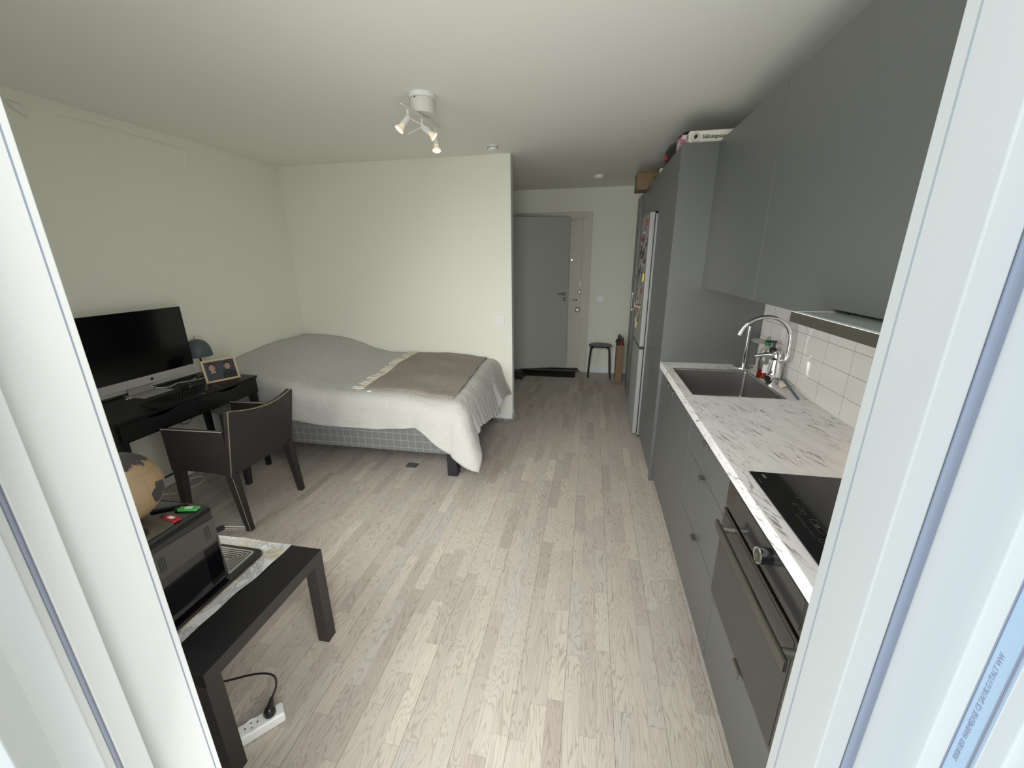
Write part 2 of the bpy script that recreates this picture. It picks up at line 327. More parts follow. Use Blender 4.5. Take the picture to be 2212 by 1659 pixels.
# ---------------------------------------------------------------- mesh builder
class MB:
    def __init__(s): s.bm = bmesh.new(); s.mats = []
    def mi(s, m):
        if m is None: return 0
        if m not in s.mats: s.mats.append(m)
        return s.mats.index(m)
    def _merge(s, tmp, mtx=None, mi=0):
        if mtx is not None: bmesh.ops.transform(tmp, matrix=mtx, verts=tmp.verts)
        mp = {}
        for v in tmp.verts: mp[v] = s.bm.verts.new(v.co)
        for f in tmp.faces:
            try:
                nf = s.bm.faces.new([mp[v] for v in f.verts]); nf.material_index = mi
            except ValueError: pass
        tmp.free()
    def box(s, x0, x1, y0, y1, z0, z1, bev=0, seg=2, m=None, mtx=None):
        t = bmesh.new(); r = bmesh.ops.create_cube(t, size=1)
        bmesh.ops.transform(t, matrix=Matrix.Translation(((x0 + x1) / 2, (y0 + y1) / 2, (z0 + z1) / 2)) @ Matrix.Diagonal((abs(x1 - x0), abs(y1 - y0), abs(z1 - z0), 1)), verts=t.verts)
        if bev: bmesh.ops.bevel(t, geom=t.edges[:], offset=bev, segments=seg, affect='EDGES', profile=.5)
        s._merge(t, mtx, s.mi(m)); return s
    def frustum(s, a, b, ha, hb, bev=0, m=None, ax=None):
        """square tapered bar from a to b, half sizes ha, hb (tuples in world x,y)"""
        t = bmesh.new(); a = Vector(a); b = Vector(b)
        va = [t.verts.new(a + Vector((sx * ha[0], sy * ha[1], 0))) for sx, sy in ((-1, -1), (1, -1), (1, 1), (-1, 1))]
        vb = [t.verts.new(b + Vector((sx * hb[0], sy * hb[1], 0))) for sx, sy in ((-1, -1), (1, -1), (1, 1), (-1, 1))]
        t.faces.new(va); t.faces.new(vb[::-1])
        for i in range(4): t.faces.new([va[i], vb[i], vb[(i + 1) % 4], va[(i + 1) % 4]])
        bmesh.ops.recalc_face_normals(t, faces=t.faces)
        if bev: bmesh.ops.bevel(t, geom=t.edges[:], offset=bev, segments=2, affect='EDGES', profile=.5)
        s._merge(t, None, s.mi(m)); return s
    def tube(s, pts, r, seg=12, m=None, cap=True, smooth=0):
        pts = [Vector(p) for p in pts]
        if smooth:
            for _ in range(smooth):
                q = [pts[0]]
                for a, b in zip(pts, pts[1:]): q += [a * .75 + b * .25, a * .25 + b * .75]
                q.append(pts[-1]); pts = q
        n = len(pts); rs = r if isinstance(r, (list, tuple)) else [r] * n
        if len(rs) != n: rs = [rs[0] + (rs[-1] - rs[0]) * i / (n - 1) for i in range(n)]
        up = None; rings = []; mi = s.mi(m)
        for i, p in enumerate(pts):
            d = (pts[min(i + 1, n - 1)] - pts[max(i - 1, 0)]).normalized()
            if up is None: up = d.orthogonal().normalized()
            up = (up - d * up.dot(d)); up = up.normalized() if up.length > 1e-6 else d.orthogonal().normalized()
            sd = d.cross(up)
            rings.append([s.bm.verts.new(p + (up * math.cos(2 * PI * k / seg) + sd * math.sin(2 * PI * k / seg)) * rs[i]) for k in range(seg)])
        for a, b in zip(rings, rings[1:]):
            for k in range(seg):
                f = s.bm.faces.new([a[k], a[(k + 1) % seg], b[(k + 1) % seg], b[k]]); f.material_index = mi
        if cap:
            f = s.bm.faces.new(rings[0][::-1]); f.material_index = mi; f = s.bm.faces.new(rings[-1]); f.material_index = mi
        return s
    def lathe(s, prof, org=(0, 0, 0), axis=(0, 0, 1), seg=32, m=None, sx=1, sy=1):
        ax = Vector(axis).normalized(); q = Vector((0, 0, 1)).rotation_difference(ax); o = Vector(org); mi = s.mi(m); rings = []
        for r, z in prof:
            if r < 1e-6: rings.append([s.bm.verts.new(o + q @ Vector((0, 0, z)))])
            else: rings.append([s.bm.verts.new(o + q @ Vector((r * sx * math.cos(2 * PI * k / seg), r * sy * math.sin(2 * PI * k / seg), z))) for k in range(seg)])
        for a, b in zip(rings, rings[1:]):
            for k in range(seg):
                k2 = (k + 1) % seg
                if len(a) == 1 and len(b) == 1: continue
                vs = [a[0], b[k], b[k2]] if len(a) == 1 else ([a[k], b[0], a[k2]][::-1] if len(b) == 1 else [a[k], a[k2], b[k2], b[k]])
                f = s.bm.faces.new(vs); f.material_index = mi
        return s
    def prism(s, poly, fn, d0, d1, m=None, bev=0):
        """poly of (u,v); fn(u,v,d)->xyz"""
        t = bmesh.new(); a = [t.verts.new(fn(u, v, d0)) for u, v in poly]; b = [t.verts.new(fn(u, v, d1)) for u, v in poly]
        t.faces.new(a); t.faces.new(b[::-1]); n = len(poly)
        for i in range(n): t.faces.new([a[i], b[i], b[(i + 1) % n], a[(i + 1) % n]])
        bmesh.ops.recalc_face_normals(t, faces=t.faces)
        if bev: bmesh.ops.bevel(t, geom=t.edges[:], offset=bev, segments=2, affect='EDGES', profile=.5)
        s._merge(t, None, s.mi(m)); return s
    def grid(s, fn, nu, nv, m=None, closeu=False):
        mi = s.mi(m); V = [[s.bm.verts.new(fn(i / nu, j / nv)) for j in range(nv + 1)] for i in range(nu + (0 if closeu else 1))]
        for i in range(nu):
            for j in range(nv):
                f = s.bm.faces.new([V[i][j], V[(i + 1) % len(V)][j], V[(i + 1) % len(V)][j + 1], V[i][j + 1]]); f.material_index = mi
        return V
    def slab(s, fn, nu, nv, th, m=None):
        """closed thick sheet: fn(u,v)->point, th vector or scalar along z"""
        T = th if isinstance(th, Vector) else Vector((0, 0, th))
        A = s.grid(lambda u, v: Vector(fn(u, v)) + T, nu, nv, m); B = s.grid(fn, nu, nv, m)
        mi = s.mi(m)
        def strip(a, b):
            for i in range(len(a) - 1):
                f = s.bm.faces.new([a[i], a[i + 1], b[i + 1], b[i]]); f.material_index = mi
        strip(A[0], B[0]); strip(B[-1], A[-1]); strip([r[0] for r in B], [r[0] for r in A]); strip([r[-1] for r in A], [r[-1] for r in B])
        return s
    def text(s, body, size, mtx, m=None, ext=.0004, align='LEFT', off=0):
        c = bpy.data.curves.new('t', 'FONT'); c.body = body; c.size = size; c.extrude = ext; c.align_x = align; c.offset = off; c.resolution_u = 3
        o = bpy.data.objects.new('t', c); C.objects.link(o); dg = bpy.context.evaluated_depsgraph_get()
        me = bpy.data.meshes.new_from_object(o.evaluated_get(dg)); t = bmesh.new(); t.from_mesh(me)
        bpy.data.objects.remove(o); bpy.data.curves.remove(c); bpy.data.meshes.remove(me)
        s._merge(t, mtx, s.mi(m)); return s
    def build(s, name, m=None, parent=None, smooth=35, subd=0, norm=True):
        bm = s.bm
        if norm: bmesh.ops.recalc_face_normals(bm, faces=bm.faces)
        xs = [v.co.x for v in bm.verts]; ys = [v.co.y for v in bm.verts]; zs = [v.co.z for v in bm.verts]
        c = Vector(((min(xs) + max(xs)) / 2, (min(ys) + max(ys)) / 2, min(zs)))
        for v in bm.verts: v.co -= c
        me = bpy.data.meshes.new(name); bm.to_mesh(me); bm.free()
        for mm in (s.mats or ([] if m is None else [m])): me.materials.append(mm)
        if not s.mats and m is None: raise Exception(name)
        if smooth:
            me.shade_smooth(); me.set_sharp_from_angle(angle=math.radians(smooth))
        o = bpy.data.objects.new(name, me); C.objects.link(o)
        if parent is not None:
            o.parent = parent; o.location = c - world_loc(parent)
        else: o.location = c
        if smooth and smooth < 90 and not subd:
            wm = o.modifiers.new('weighted', 'WEIGHTED_NORMAL'); wm.keep_sharp = True
        if subd:
            sd = o.modifiers.new('sub', 'SUBSURF'); sd.levels = subd; sd.render_levels = subd
        return o

def world_loc(o):
    l = Vector(o.location)
    while o.parent: o = o.parent; l += Vector(o.location)
    return l
def tag(o, label, cat, group=None):
    o['label'] = label; o['category'] = cat
    if group: o['group'] = group
    return o
def thing(name, label, cat, loc, group=None):
    o = bpy.data.objects.new(name, None); o.empty_display_size = .05; C.objects.link(o); o.location = loc
    return tag(o, label, cat, group)
def struct(o): o['kind'] = 'structure'; return o
def copy_tree(o, parent=None, delta=None):
    c = o.copy(); C.objects.link(c)
    if parent is not None: c.parent = parent
    if delta is not None: c.location = Vector(o.location) + Vector(delta)
    for ch in list(o.children): copy_tree(ch, c)
    return c
def B(*a, **k): return MB().box(*a, **k)

# ---------------------------------------------------------------- room constants
XL, YB, XP, YE, H = -3.0415, 3.864, -.741, 5.83, 2.479
XR, YW = 1.096, .358
XHL = -1.16

# ---------------------------------------------------------------- room shell
struct(B(XL - .1, XR + .1, .0, YE + .5, -.12, 0).build('floor', M['floor'], smooth=0))
struct(B(XL - .1, XR + .1, .2, YE + .5, H, H + .12).build('ceiling', M['ceiling'], smooth=0))
wl = B(XL - .1, XL, .2, YB + .2, 0, H)
struct(wl.build('wall_left', M['wall'], smooth=0))
struct(B(XL - .1, XP, YB, YB + .094, 0, H).build('wall_back', M['wall'], smooth=0))
struct(B(XR, XR + .1, .2, YE + .5, 0, H).build('wall_right', M['wall'], smooth=0))
struct(B(XHL - .1, XHL, YB + .094, YE + .3, 0, H).build('wall_hall', M['wall'], smooth=0))
e = MB(); e.box(XHL - .1, -.985, YE, YE + .12, 0, H); e.box(-.05, XR + .1, YE, YE + .12, 0, H); e.box(-.985, -.05, YE, YE + .12, 2.15, H); e.box(-.985, -.05, YE + .12, YE + .2, 0, H)
struct(e.build('wall_entrance', M['wall'], smooth=0))
e = MB(); e.box(XL - .1, -2.55, .315, YW, 0, H); e.box(-1.0, -.78, .315, YW, 0, H); e.box(-2.55, -1.0, .315, YW, 0, .85); e.box(-2.55, -1.0, .315, YW, 2.12, H); e.box(.34, XR + .1, .315, YW, 0, H); e.box(-.78, .34, .315, YW, 2.12, H)
struct(e.build('wall_window', M['wall'], smooth=0))
e = MB(); 
for q in ((-2.55, -2.49, .85, 2.12), (-1.06, -1.0, .85, 2.12), (-2.49, -1.06, .85, .91), (-2.49, -1.06, 2.06, 2.12), (-1.80, -1.75, .91, 2.06)): e.box(q[0], q[1], .318, .35, q[2], q[3], .003)
w1 = struct(e.build('window_1', M['jamb'])); B(-2.49, -1.06, .330, .334, .91, 2.06).build('glass_pane', M['clear'], w1)
# skirting boards
struct(B(XL, XP + .012, YB - .014, YB, 0, .062, .003).build('baseboard_back', M['trim']))
struct(B(XP, XP + .014, YB - .014, YB + .094, 0, .062, .003).build('baseboard_corner', M['trim']))
struct(B(XL, XL + .013, .36, YB, 0, .07, .003).build('baseboard_left', M['trim']))
struct(B(-.009, XR, YE - .013, YE, 0, .088, .003).build('baseboard_entrance', M['trim']))
struct(B(XP + .001, XP + .006, YB - .001, YB + .096, .062, H).build('trim_1', M['trim']))
# paint ridge on the left wall (a painted-over edge) and a loose flap close to the ceiling
e = MB(); e.tube([(XL + .001, 2.13, 2.409), (XL + .003, 2.30, 2.412), (XL + .003, 2.57, 2.404), (XL + .003, 2.84, 2.402), (XL + .005, 2.876, 2.37), (XL + .004, 2.873, 2.32), (XL + .001, 2.838, 2.175)], [.003, .007, .007, .008, .016, .014, .003], 8)
struct(e.build('trim_2', M['wall']))
e = MB(); e.prism([(1.90, 2.41), (1.962, 2.408), (1.950, 2.392), (1.975, 2.352), (1.93, 2.375)], lambda u, v, d: (XL + d, u, v), .0005, .022, bev=.005)
struct(e.build('trim_3', M['wall']))

# balcony door frame, left side (plan profile stepped outwards)
def vprism(poly, z0, z1): return MB().prism(poly, lambda u, v, d: (u, v, d), z0, z1, bev=.0012)
L = [(-.577, .360), (-.577, .271), (-.552, .271), (-.552, .2455), (-.562, .2455), (-.562, .2400), (-.552, .2400), (-.552, .2313), (-.580, .2131), (-.580, .1853), (-.66, .178), (-.98, .178), (-.98, .360)]
jl = struct(vprism(L, 0, 2.12).build('trim_4', M['jamb'], smooth=20))
s1 = vprism([(-.5625, .2453), (-.5535, .2453), (-.5517, .2428), (-.5535, .2402), (-.5625, .2402)], 0, 2.12).build('door_seal', M['seal'], jl)
s2 = vprism([(-.5768, .3513), (-.5768, .3509), (-.5780, .3509), (-.5780, .3513)], 0, 2.12).build('lining_joint', M['seal'], jl)
s3 = B(-.5530, -.5512, .2306, .2320, 0, 2.12, .0005).build('glazing_bead', M['jamb'], jl)
# right side
Rr = [(.2237, .360), (.2237, .2967), (.2433, .2967), (.2433, .302), (.2525, .302), (.2525, .2967), (.2985, .2967), (.2985, .2816), (.302, .2816), (.302, .2656), (.318, .2656), (.318, .252), (.62, .252), (.62, .360)]
jr = struct(vprism(Rr, 0, 2.12).build('trim_5', M['jamb'], smooth=20))
vprism([(.2438, .3015), (.2438, .2955), (.2468, .2942), (.2520, .2955), (.2520, .3015)], 0, 2.12).build('door_seal', M['seal'], jr)
vprism([(.22355, .3463), (.22355, .3458), (.2246, .3458), (.2246, .3463)], 0, 2.12).build('lining_joint', M['jointgrey'], jr)
sp = vprism([(.2985, .2812), (.2985, .2660), (.303, .2660), (.303, .2812)], 0, 2.12).build('spacer_profile', M['spacer'], jr)
for yy in (.2812, .2662): vprism([(.2981, yy - .0006), (.2981, yy + .0006), (.2995, yy + .0006), (.2995, yy - .0006)], 0, 2.12).build('dark_line', M['seal'], jr)
mt = Matrix.Translation((.2983, .2735, 1.215)) @ Matrix(((0, 0, -1, 0), (0, 1, 0, 0), (1, 0, 0, 0), (0, 0, 0, 1)))
MB().text('5050/1859 WARMEDGE CE SA/18LG1/TALT WW', .0052, mt, ext=.0001).build('printed_text', M['seal'], jr, smooth=0)
e = MB(); e.box(-.66, .262, .283, .36, 2.10, 2.16); struct(e.build('trim_6', M['jamb'], smooth=0))
struct(B(-.60, .25, .24, .37, 0.0, .045, .004).build('trim_7', M['jamb']))

# ---------------------------------------------------------------- entry door and inner door
# casing
e = MB()
e.box(-.092, -.010, YE - .018, YE + .002, 0, 2.194, .003); e.box(-1.03, -.0925, YE - .018, YE + .002, 2.118, 2.194, .003)
struct(e.build('trim_8', M['doorwhite']))
e = MB(); e.box(-.125, -.09, YE - .01, YE + .1, 0, 2.118, .003); e.box(-1.0, -.126, YE - .009, YE + .1, 2.095, 2.116, .002); struct(e.build('trim_9', M['doorwhite']))
struct(B(-1.0, -.09, YE - .012, YE + .11, 0, .022, .003).build('trim_10', M['threshold']))
d2 = struct(B(-.985, -.118, YE + .045, YE + .085, .045, 2.10, .003).build('door_2', M['doorwhite']))
def lever(p, dirx, par, l=.10, name='door_handle'):
    x, y, z = p; e = MB(); e.lathe([(0, .012), (.022, .012), (.026, .008), (.026, 0)], (x, y, z), (0, -1, 0), 20)
    e.tube([(x, y - .01, z), (x, y - .045, z), (x + dirx * .02, y - .055, z), (x + dirx * l, y - .055, z - .004)], .009, 10); return e.build(name, M['nickel'], par)
lever((-.160, YE + .045, 1.043), -1, d2, .085)
for z, r, x in ((1.149, .026, -.146), (.905, .034, -.166)):
    MB().lathe([(0, .022), (r * .7, .022), (r, .014), (r, 0)], (x, YE + .045, z), (0, -1, 0), 24).build('door_lock', M['nickel'], d2)
MB().lathe([(0, .012), (.008, .012), (.013, .006), (.013, 0)], (-.268, YE + .045, 1.583), (0, -1, 0), 16).build('peephole', M['chrome'], d2)
B(-.150, -.133, YE + .043, YE + .046, 1.22, 1.29, .001).build('door_label', M['white'], d2)
# grey inner door leaf standing open in front of the entry door
ang = math.atan2(.23, .72); Rg = Matrix.Translation((-1.06, 5.517, 0)) @ Matrix.Rotation(ang, 4, 'Z')
d1 = MB(); d1.box(0, .798, 0, .040, .085, 2.128, .002, mtx=Rg); d1 = struct(d1.build('door_1', M['doorgrey']))
def on_leaf(u, v, z): return Rg @ Vector((u, v, z))
e = MB()
p = on_leaf(.748, 0, 1.135); n_ = Rg.to_3x3() @ Vector((0, -1, 0)); tx = Rg.to_3x3() @ Vector((-1, 0, 0))
e.lathe([(0, .01), (.024, .01), (.026, .006), (.026, 0)], p, n_, 20); e.tube([p, p + n_ * .05, p + n_ * .052 + tx * .11], .008, 10); e.build('door_handle', M['nickel'], d1)
p = on_leaf(.748, 0, 1.062); e = MB(); e.lathe([(0, .012), (.012, .014), (.024, .008), (.026, 0)], p, n_, 20); e.build('door_lock', M['nickel'], d1)
e = MB()
for z in (.35, 1.8): e.tube([on_leaf(-.006, -.004, z), on_leaf(-.006, -.004, z + .1)], .008, 10)
e.build('hinge', M['nickel'], d1)

# ---------------------------------------------------------------- wall fittings
def switch(name, x, y, z, w_, h_, label, cat='switch', split=True):
    t = thing(name, label, cat, (x, y, z - h_ / 2))
    B(x - w_ / 2, x + w_ / 2, y - .009, y, z - h_ / 2, z + h_ / 2, .003).build('cover_plate', M['white'], t)
    e = MB()
    if split:
        e.box(x - w_ * .28, x - .0008, y - .014, y - .006, z - h_ * .28, z + h_ * .28, .0015); e.box(x + .0008, x + w_ * .28, y - .014, y - .006, z - h_ * .28, z + h_ * .28, .0015)
    else: e.box(x - w_ * .28, x + w_ * .28, y - .014, y - .006, z - h_ * .28, z + h_ * .28, .0015)
    e.build('rocker', M['white'], t); return t
switch('light_switch', -.850, YB, 1.026, .084, .092, 'white double rocker light switch on the wall above the foot of the bed')
switch('light_switch', .146, YE, 1.060, .084, .088, 'white square light switch on the entrance wall above the stool', split=False)
t = thing('wall_outlet', 'white double wall outlet low beside the bed with black adapter plugged in', 'outlet', (-.84, YB, .18))
B(-.893, -.806, YB - .009, YB, .165, .33, .003).build('cover_plate', M['white'], t)
for z in (.21, .287): MB().lathe([(.021, 0), (.021, .003), (.019, .003), (.018, -.004), (0, -.004)], (-.85, YB - .009, z), (0, -1, 0), 20).build('socket', M['white'], t)
t = thing('power_adapter', 'black power adapter plugged into the outlet beside the bed', 'adapter', (-.87, YB - .05, .16))
B(-.893, -.845, YB - .052, YB - .013, .155, .262, .006).build('body', M['black'], t)
MB().tube([(-.87, YB - .035, .158), (-.872, YB - .05, .12), (-.91, YB - .07, .05), (-.93, YB - .09, .012)], .0032, 8, smooth=2).build('cord', M['greycable'], t)
e = MB(); e.tube([(-.93, 3.76, .006), (-.86, 3.72, .006), (-.80, 3.80, .010), (-.85, 3.78, .012), (-.92, 3.74, .008), (-.83, 3.70, .006), (-.76, 3.77, .006), (-.70, 3.79, .008), (-.66, 3.84, .02), (-.69, 3.90, .055), (-.715, 3.92, .05)], .0035, 8, smooth=3)
e.tube([(-.98, 3.58, .006), (-.93, 3.66, .006), (-.86, 3.75, .006), (-.93, 3.82, .006)], .0035, 8, smooth=2)
tag(e.build('power_cable', M['greycable']), 'grey cable coiled on the floor at the wall corner beside the bed', 'cable')
t = thing('blanking_plate', 'round cream blanking cover with two screws high on the back wall', 'cover plate', (-.858, YB, 2.16))
MB().lathe([(0, .002), (.049, .002), (.052, 0)], (-.857, YB, 2.216), (0, -1, 0), 40).build('disc', M['wall'], t)
for dx, dz in ((-.032, -.012), (.034, -.006)): MB().lathe([(0, .003), (.003, .003), (.003, .001)], (-.857 + dx, YB, 2.216 + dz), (0, -1, 0), 8).build('screw', M['handle'], t)
t = thing('smoke_detector', 'round white smoke detector with slotted rim on the ceiling before the partition', 'smoke detector', (-.83, 3.57, H))
MB().lathe([(0, -.038), (.030, -.037), (.041, -.030), (.043, -.022), (.0415, -.021)], (-.83, 3.60, H)).build('cap', M['white'], t)
MB().lathe([(.0415, -.021), (.041, -.010), (.045, -.008), (.045, 0), (0, 0)], (-.83, 3.60, H)).build('base', M['white'], t)
e = MB()
for k in range(12):
    a = 2 * PI * k / 12; e.box(-.83 + .0405 * math.cos(a) - .004, -.83 + .0405 * math.cos(a) + .004, 3.60 + .0405 * math.sin(a) - .004, 3.60 + .0405 * math.sin(a) + .004, H - .017, H - .012)
e.build('vent_slots', M['ink'], t)
t = thing('smoke_detector', 'plain white smoke detector on the dim hall ceiling', 'smoke detector', (.045, 5.02, H))
MB().lathe([(0, -.036), (.045, -.036), (.056, -.028), (.058, -.006), (.054, 0), (0, 0)], (.045, 5.02, H)).build('housing', M['white'], t)

# ---------------------------------------------------------------- ceiling spot lamp
t = thing('ceiling_spot_lamp', 'white three-spot ceiling lamp with round canister and slim bar', 'ceiling lamp', (-.974, 2.487, H))
MB().lathe([(0, 0), (.074, 0), (.076, -.006), (.074, -.022), (.068, -.024)], (-.974, 2.487, H), seg=40).build('mounting_plate', M['white'], t)
can = MB().lathe([(.063, -.020), (.069, -.026), (.069, -.090), (.065, -.097), (0, -.099)], (-.974, 2.487, H), seg=40).build('canister', M['lampwhite'], t)
MB().lathe([(0, .0025), (.0035, .0025), (.004, 0)], (-.990, 2.419, 2.450), (-.2, -1, 0), 10).build('screw', M['ink'], can)
bar = MB(); a = Vector((-.999, 2.255, 2.367)); b = Vector((-.943, 2.685, 2.367)); bar.tube([a, a + (b - a) * .05, b - (b - a) * .05, b], [.004, .0085, .0085, .004], 10); bar.build('track_bar', M['lampwhite'], t)
def spot_head(top, elbow, d, toggle):
    top = Vector(top); elbow = Vector(elbow); d = Vector(d).normalized()
    MB().tube([top, elbow], .0065, 10).build('stem', M['lampwhite'], t)
    h = MB(); h.lathe([(0, -.004), (.013, -.004), (.016, 0), (.0175, .050), (.0165, .052), (0, .052)], elbow, d, 20); h = h.build('spot_head', M['lampwhite'], t)
    MB().lathe([(.013, .052), (.014, .060), (.026, .080), (.0265, .084), (.024, .084), (.016, .066)], elbow, d, 24).build('reflector', M['bulbrim'], h)
    MB().lathe([(.0155, .0795), (0, .0815)], elbow, d, 20).build('bulb', M['bulb'], h)
    if toggle: MB().tube([elbow, elbow + Vector(toggle)], .0022, 6).build('aim_rod', M['lampwhite'], h)
    l = bpy.data.lights.new('halogen', 'SPOT'); l.energy = 5; l.color = (1, .74, .45); l.spot_size = 1.3; l.spot_blend = .8; l.shadow_soft_size = .02
    lo = bpy.data.objects.new('halogen_light', l); C.objects.link(lo); p = elbow + d * .095; lo.location = p; lo.rotation_euler = (-d).to_track_quat('Z', 'Y').to_euler()
spot_head((-.998, 2.329, 2.367), (-1.0, 2.335, 2.328), (-.42, -.30, -.62), (.095, .05, -.045))
spot_head((-.981, 2.481, 2.367), (-.981, 2.485, 2.325), (.72, .20, -.62), (-.075, -.04, -.045))
spot_head((-.966, 2.644, 2.367), (-.962, 2.640, 2.310), (.10, -.25, -.9), None)

# ---------------------------------------------------------------- kitchen
ZC = .9187; ZCB = .880
KX = .513      # cabinet front plane
def handle(par, x, y, z, w_=.045, drop=.018, proj=.02):
    e = MB(); e.prism([(0, 0), (-proj, .001), (-proj - .002, -.003), (-proj - .002, -drop), (-proj + .001, -drop), (-proj + .001, -.003), (0, -.003)], lambda u, v, d: (x + u, y + d, z + v), -w_ / 2, w_ / 2)
    return e.build('pull_tab', M['handle'], par)
def front(name, par, y0, y1, z0, z1, x=KX, th=.018):
    return B(x, x + th, y0 + .0012, y1 - .0012, z0 + .0012, z1 - .0012, .0012).build(name, M['cab'], par)
ys, yo1, yo2 = 1.941, 1.335, .790
# sink cabinet
t = thing('base_cabinet', 'grey two-door base cabinet under the sink beside the tall panel', 'cabinet', (.8, 2.39, 0))
B(KX + .0185, XR, ys + .001, 2.812, .085, .66).build('carcass', M['cab'], t)
for a, b, hy in ((ys + .002, 2.409, 2.338), (2.409, 2.812, 2.482)):
    dd = front('door', t, a, b, .06, ZCB - .004); handle(dd, KX, hy, .862)
B(.535, .55, ys, 2.812, 0, .058).build('plinth', M['cab'], t)
# drawer cabinet
t = thing('base_cabinet', 'grey base cabinet with three drawers between sink cabinet and oven', 'cabinet', (.8, 1.64, 0))
B(KX + .0185, XR, yo1 + .001, ys - .001, .085, ZCB - .003).build('carcass', M['cab'], t)
for z0, z1, hz in ((.700, ZCB - .004, .864), (.402, .700, .700), (.06, .402, .402)):
    dd = front('drawer', t, yo1 + .002, ys, z0, z1); handle(dd, KX, 1.632, hz + .003)
B(.535, .55, yo1, ys, 0, .058).build('plinth', M['cab'], t)
# oven cabinet drawer
t = thing('base_cabinet', 'grey oven housing cabinet with one deep drawer below the oven', 'cabinet', (.8, 1.06, 0))
B(KX + .0185, XR, yo2 - .02, yo1 - .001, .085, .385).build('carcass', M['cab'], t)
dd = front('drawer', t, yo2 - .02, yo1, .06, .390); handle(dd, KX, 1.032, .397, .055, .022, .022)
B(.535, .55, yo2 - .02, yo1, 0, .058).build('plinth', M['cab'], t)
t = thing('base_cabinet', 'grey end base cabinet between the oven and the window wall', 'cabinet', (.8, .57, 0))
B(KX + .0185, XR, .36, yo2 - .021, .085, ZCB - .003).build('carcass', M['cab'], t)
front('door', t, .37, yo2 - .02, .06, ZCB - .004)
B(.535, .55, .37, yo2 - .02, 0, .058).build('plinth', M['cab'], t)
# oven
t = thing('built_in_oven', 'built-in oven with smoked glass door and steel bar handle', 'oven', (.8, 1.06, .39))
B(.515, 1.0, yo2, yo1 - .002, .394, ZCB - .003).build('body', M['black'], t)
cp = B(.500, .516, yo2, yo1, .772, ZCB - .002, .002).build('control_panel', M['steel'], t)
B(.4985, .502, yo2 + .022, yo1 - .075, .785, .868, .001).build('display_glass', M['ovenglass'], cp)
dr = B(.497, .514, yo2, yo1, .395, .762, .003).build('oven_door', M['steel'], t)
B(.4955, .498, yo2 + .018, yo1 - .020, .412, .752, .001).build('glass_panel', M['ovenglass'], dr)
h = MB(); h.box(.448, .458, .748, 1.258, .728, .760, .003); h.build('bar_handle', M['steel'], dr)
for yy in (1.225, .785): MB().tube([(.497, yy, .744), (.456, yy, .744)], .0115, 20).build('handle_post', M['nickel'], dr)
kn = MB().lathe([(0, .034), (.016, .034), (.0175, .033)], (.4985, .985, .842), (-1, 0, 0), 32); kn = kn.build('dial_face', M['steel'], t)
MB().lathe([(.0175, .033), (.0215, .034), (.0225, .030)], (.4985, .985, .842), (-1, 0, 0), 32).build('chrome_ring', M['chrome'], kn)
MB().lathe([(.0222, .030), (.0222, 0), (0, 0)], (.4985, .985, .842), (-1, 0, 0), 32).build('knob_body', M['blackgloss'], kn)
MB().lathe([(.005, .0344), (.0035, .0348), (.002, .0344)], (.4985, .985, .842), (-1, 0, 0), 16).build('dial_symbol', M['hobprint'], kn)
# worktop with sink cut-out (frame of slabs in one mesh)
e = MB(); sx0, sx1, sy0, sy1 = .549, .984, 2.108, 2.648
XC = .494
def slab(x0, x1, y0, y1): e.box(x0, x1, y0, y1, ZCB, ZC)
bm_front = MB()
e = MB()
# build top as ring: outer rect and sink hole, extruded, front edge bevelled
t2 = bmesh.new()
ys_ = [.362, sy0, sy1, 2.812]; xs_ = [XC, sx0, sx1, XR - .002]
V = {}
for i, xx in enumerate(xs_):
    for j, yy in enumerate(ys_):
        for k, zz in enumerate((ZCB, ZC)): V[i, j, k] = t2.verts.new((xx, yy, zz))
for i in range(3):
    for j in range(3):
        if (i, j) == (1, 1): continue
        t2.faces.new([V[i, j, 1], V[i + 1, j, 1], V[i + 1, j + 1, 1], V[i, j + 1, 1]]); t2.faces.new([V[i, j, 0], V[i, j + 1, 0], V[i + 1, j + 1, 0], V[i + 1, j, 0]])
for j in range(3):
    t2.faces.new([V[0, j, 0], V[0, j + 1, 0], V[0, j + 1, 1], V[0, j, 1]]); t2.faces.new([V[3, j, 0], V[3, j + 1, 0], V[3, j + 1, 1], V[3, j, 1]])
    t2.faces.new([V[j, 0, 0], V[j + 1, 0, 0], V[j + 1, 0, 1], V[j, 0, 1]]); t2.faces.new([V[j, 3, 0], V[j + 1, 3, 0], V[j + 1, 3, 1], V[j, 3, 1]])
for a, b in (((1, 1), (2, 1)), ((2, 1), (2, 2)), ((2, 2), (1, 2)), ((1, 2), (1, 1))):
    t2.faces.new([V[a[0], a[1], 0], V[b[0], b[1], 0], V[b[0], b[1], 1], V[a[0], a[1], 1]])
bmesh.ops.recalc_face_normals(t2, faces=t2.faces)
fe = [ed for ed in t2.edges if all(abs(v.co.x - XC) < 1e-5 and abs(v.co.z - ZC) < 1e-5 for v in ed.verts)]
bmesh.ops.bevel(t2, geom=fe, offset=.006, segments=3, affect='EDGES', profile=.5)
e._merge(t2)
tag(e.build('kitchen_worktop', M['marble']), 'white marble-look worktop with grey streaks running the length of the base cabinets', 'worktop')
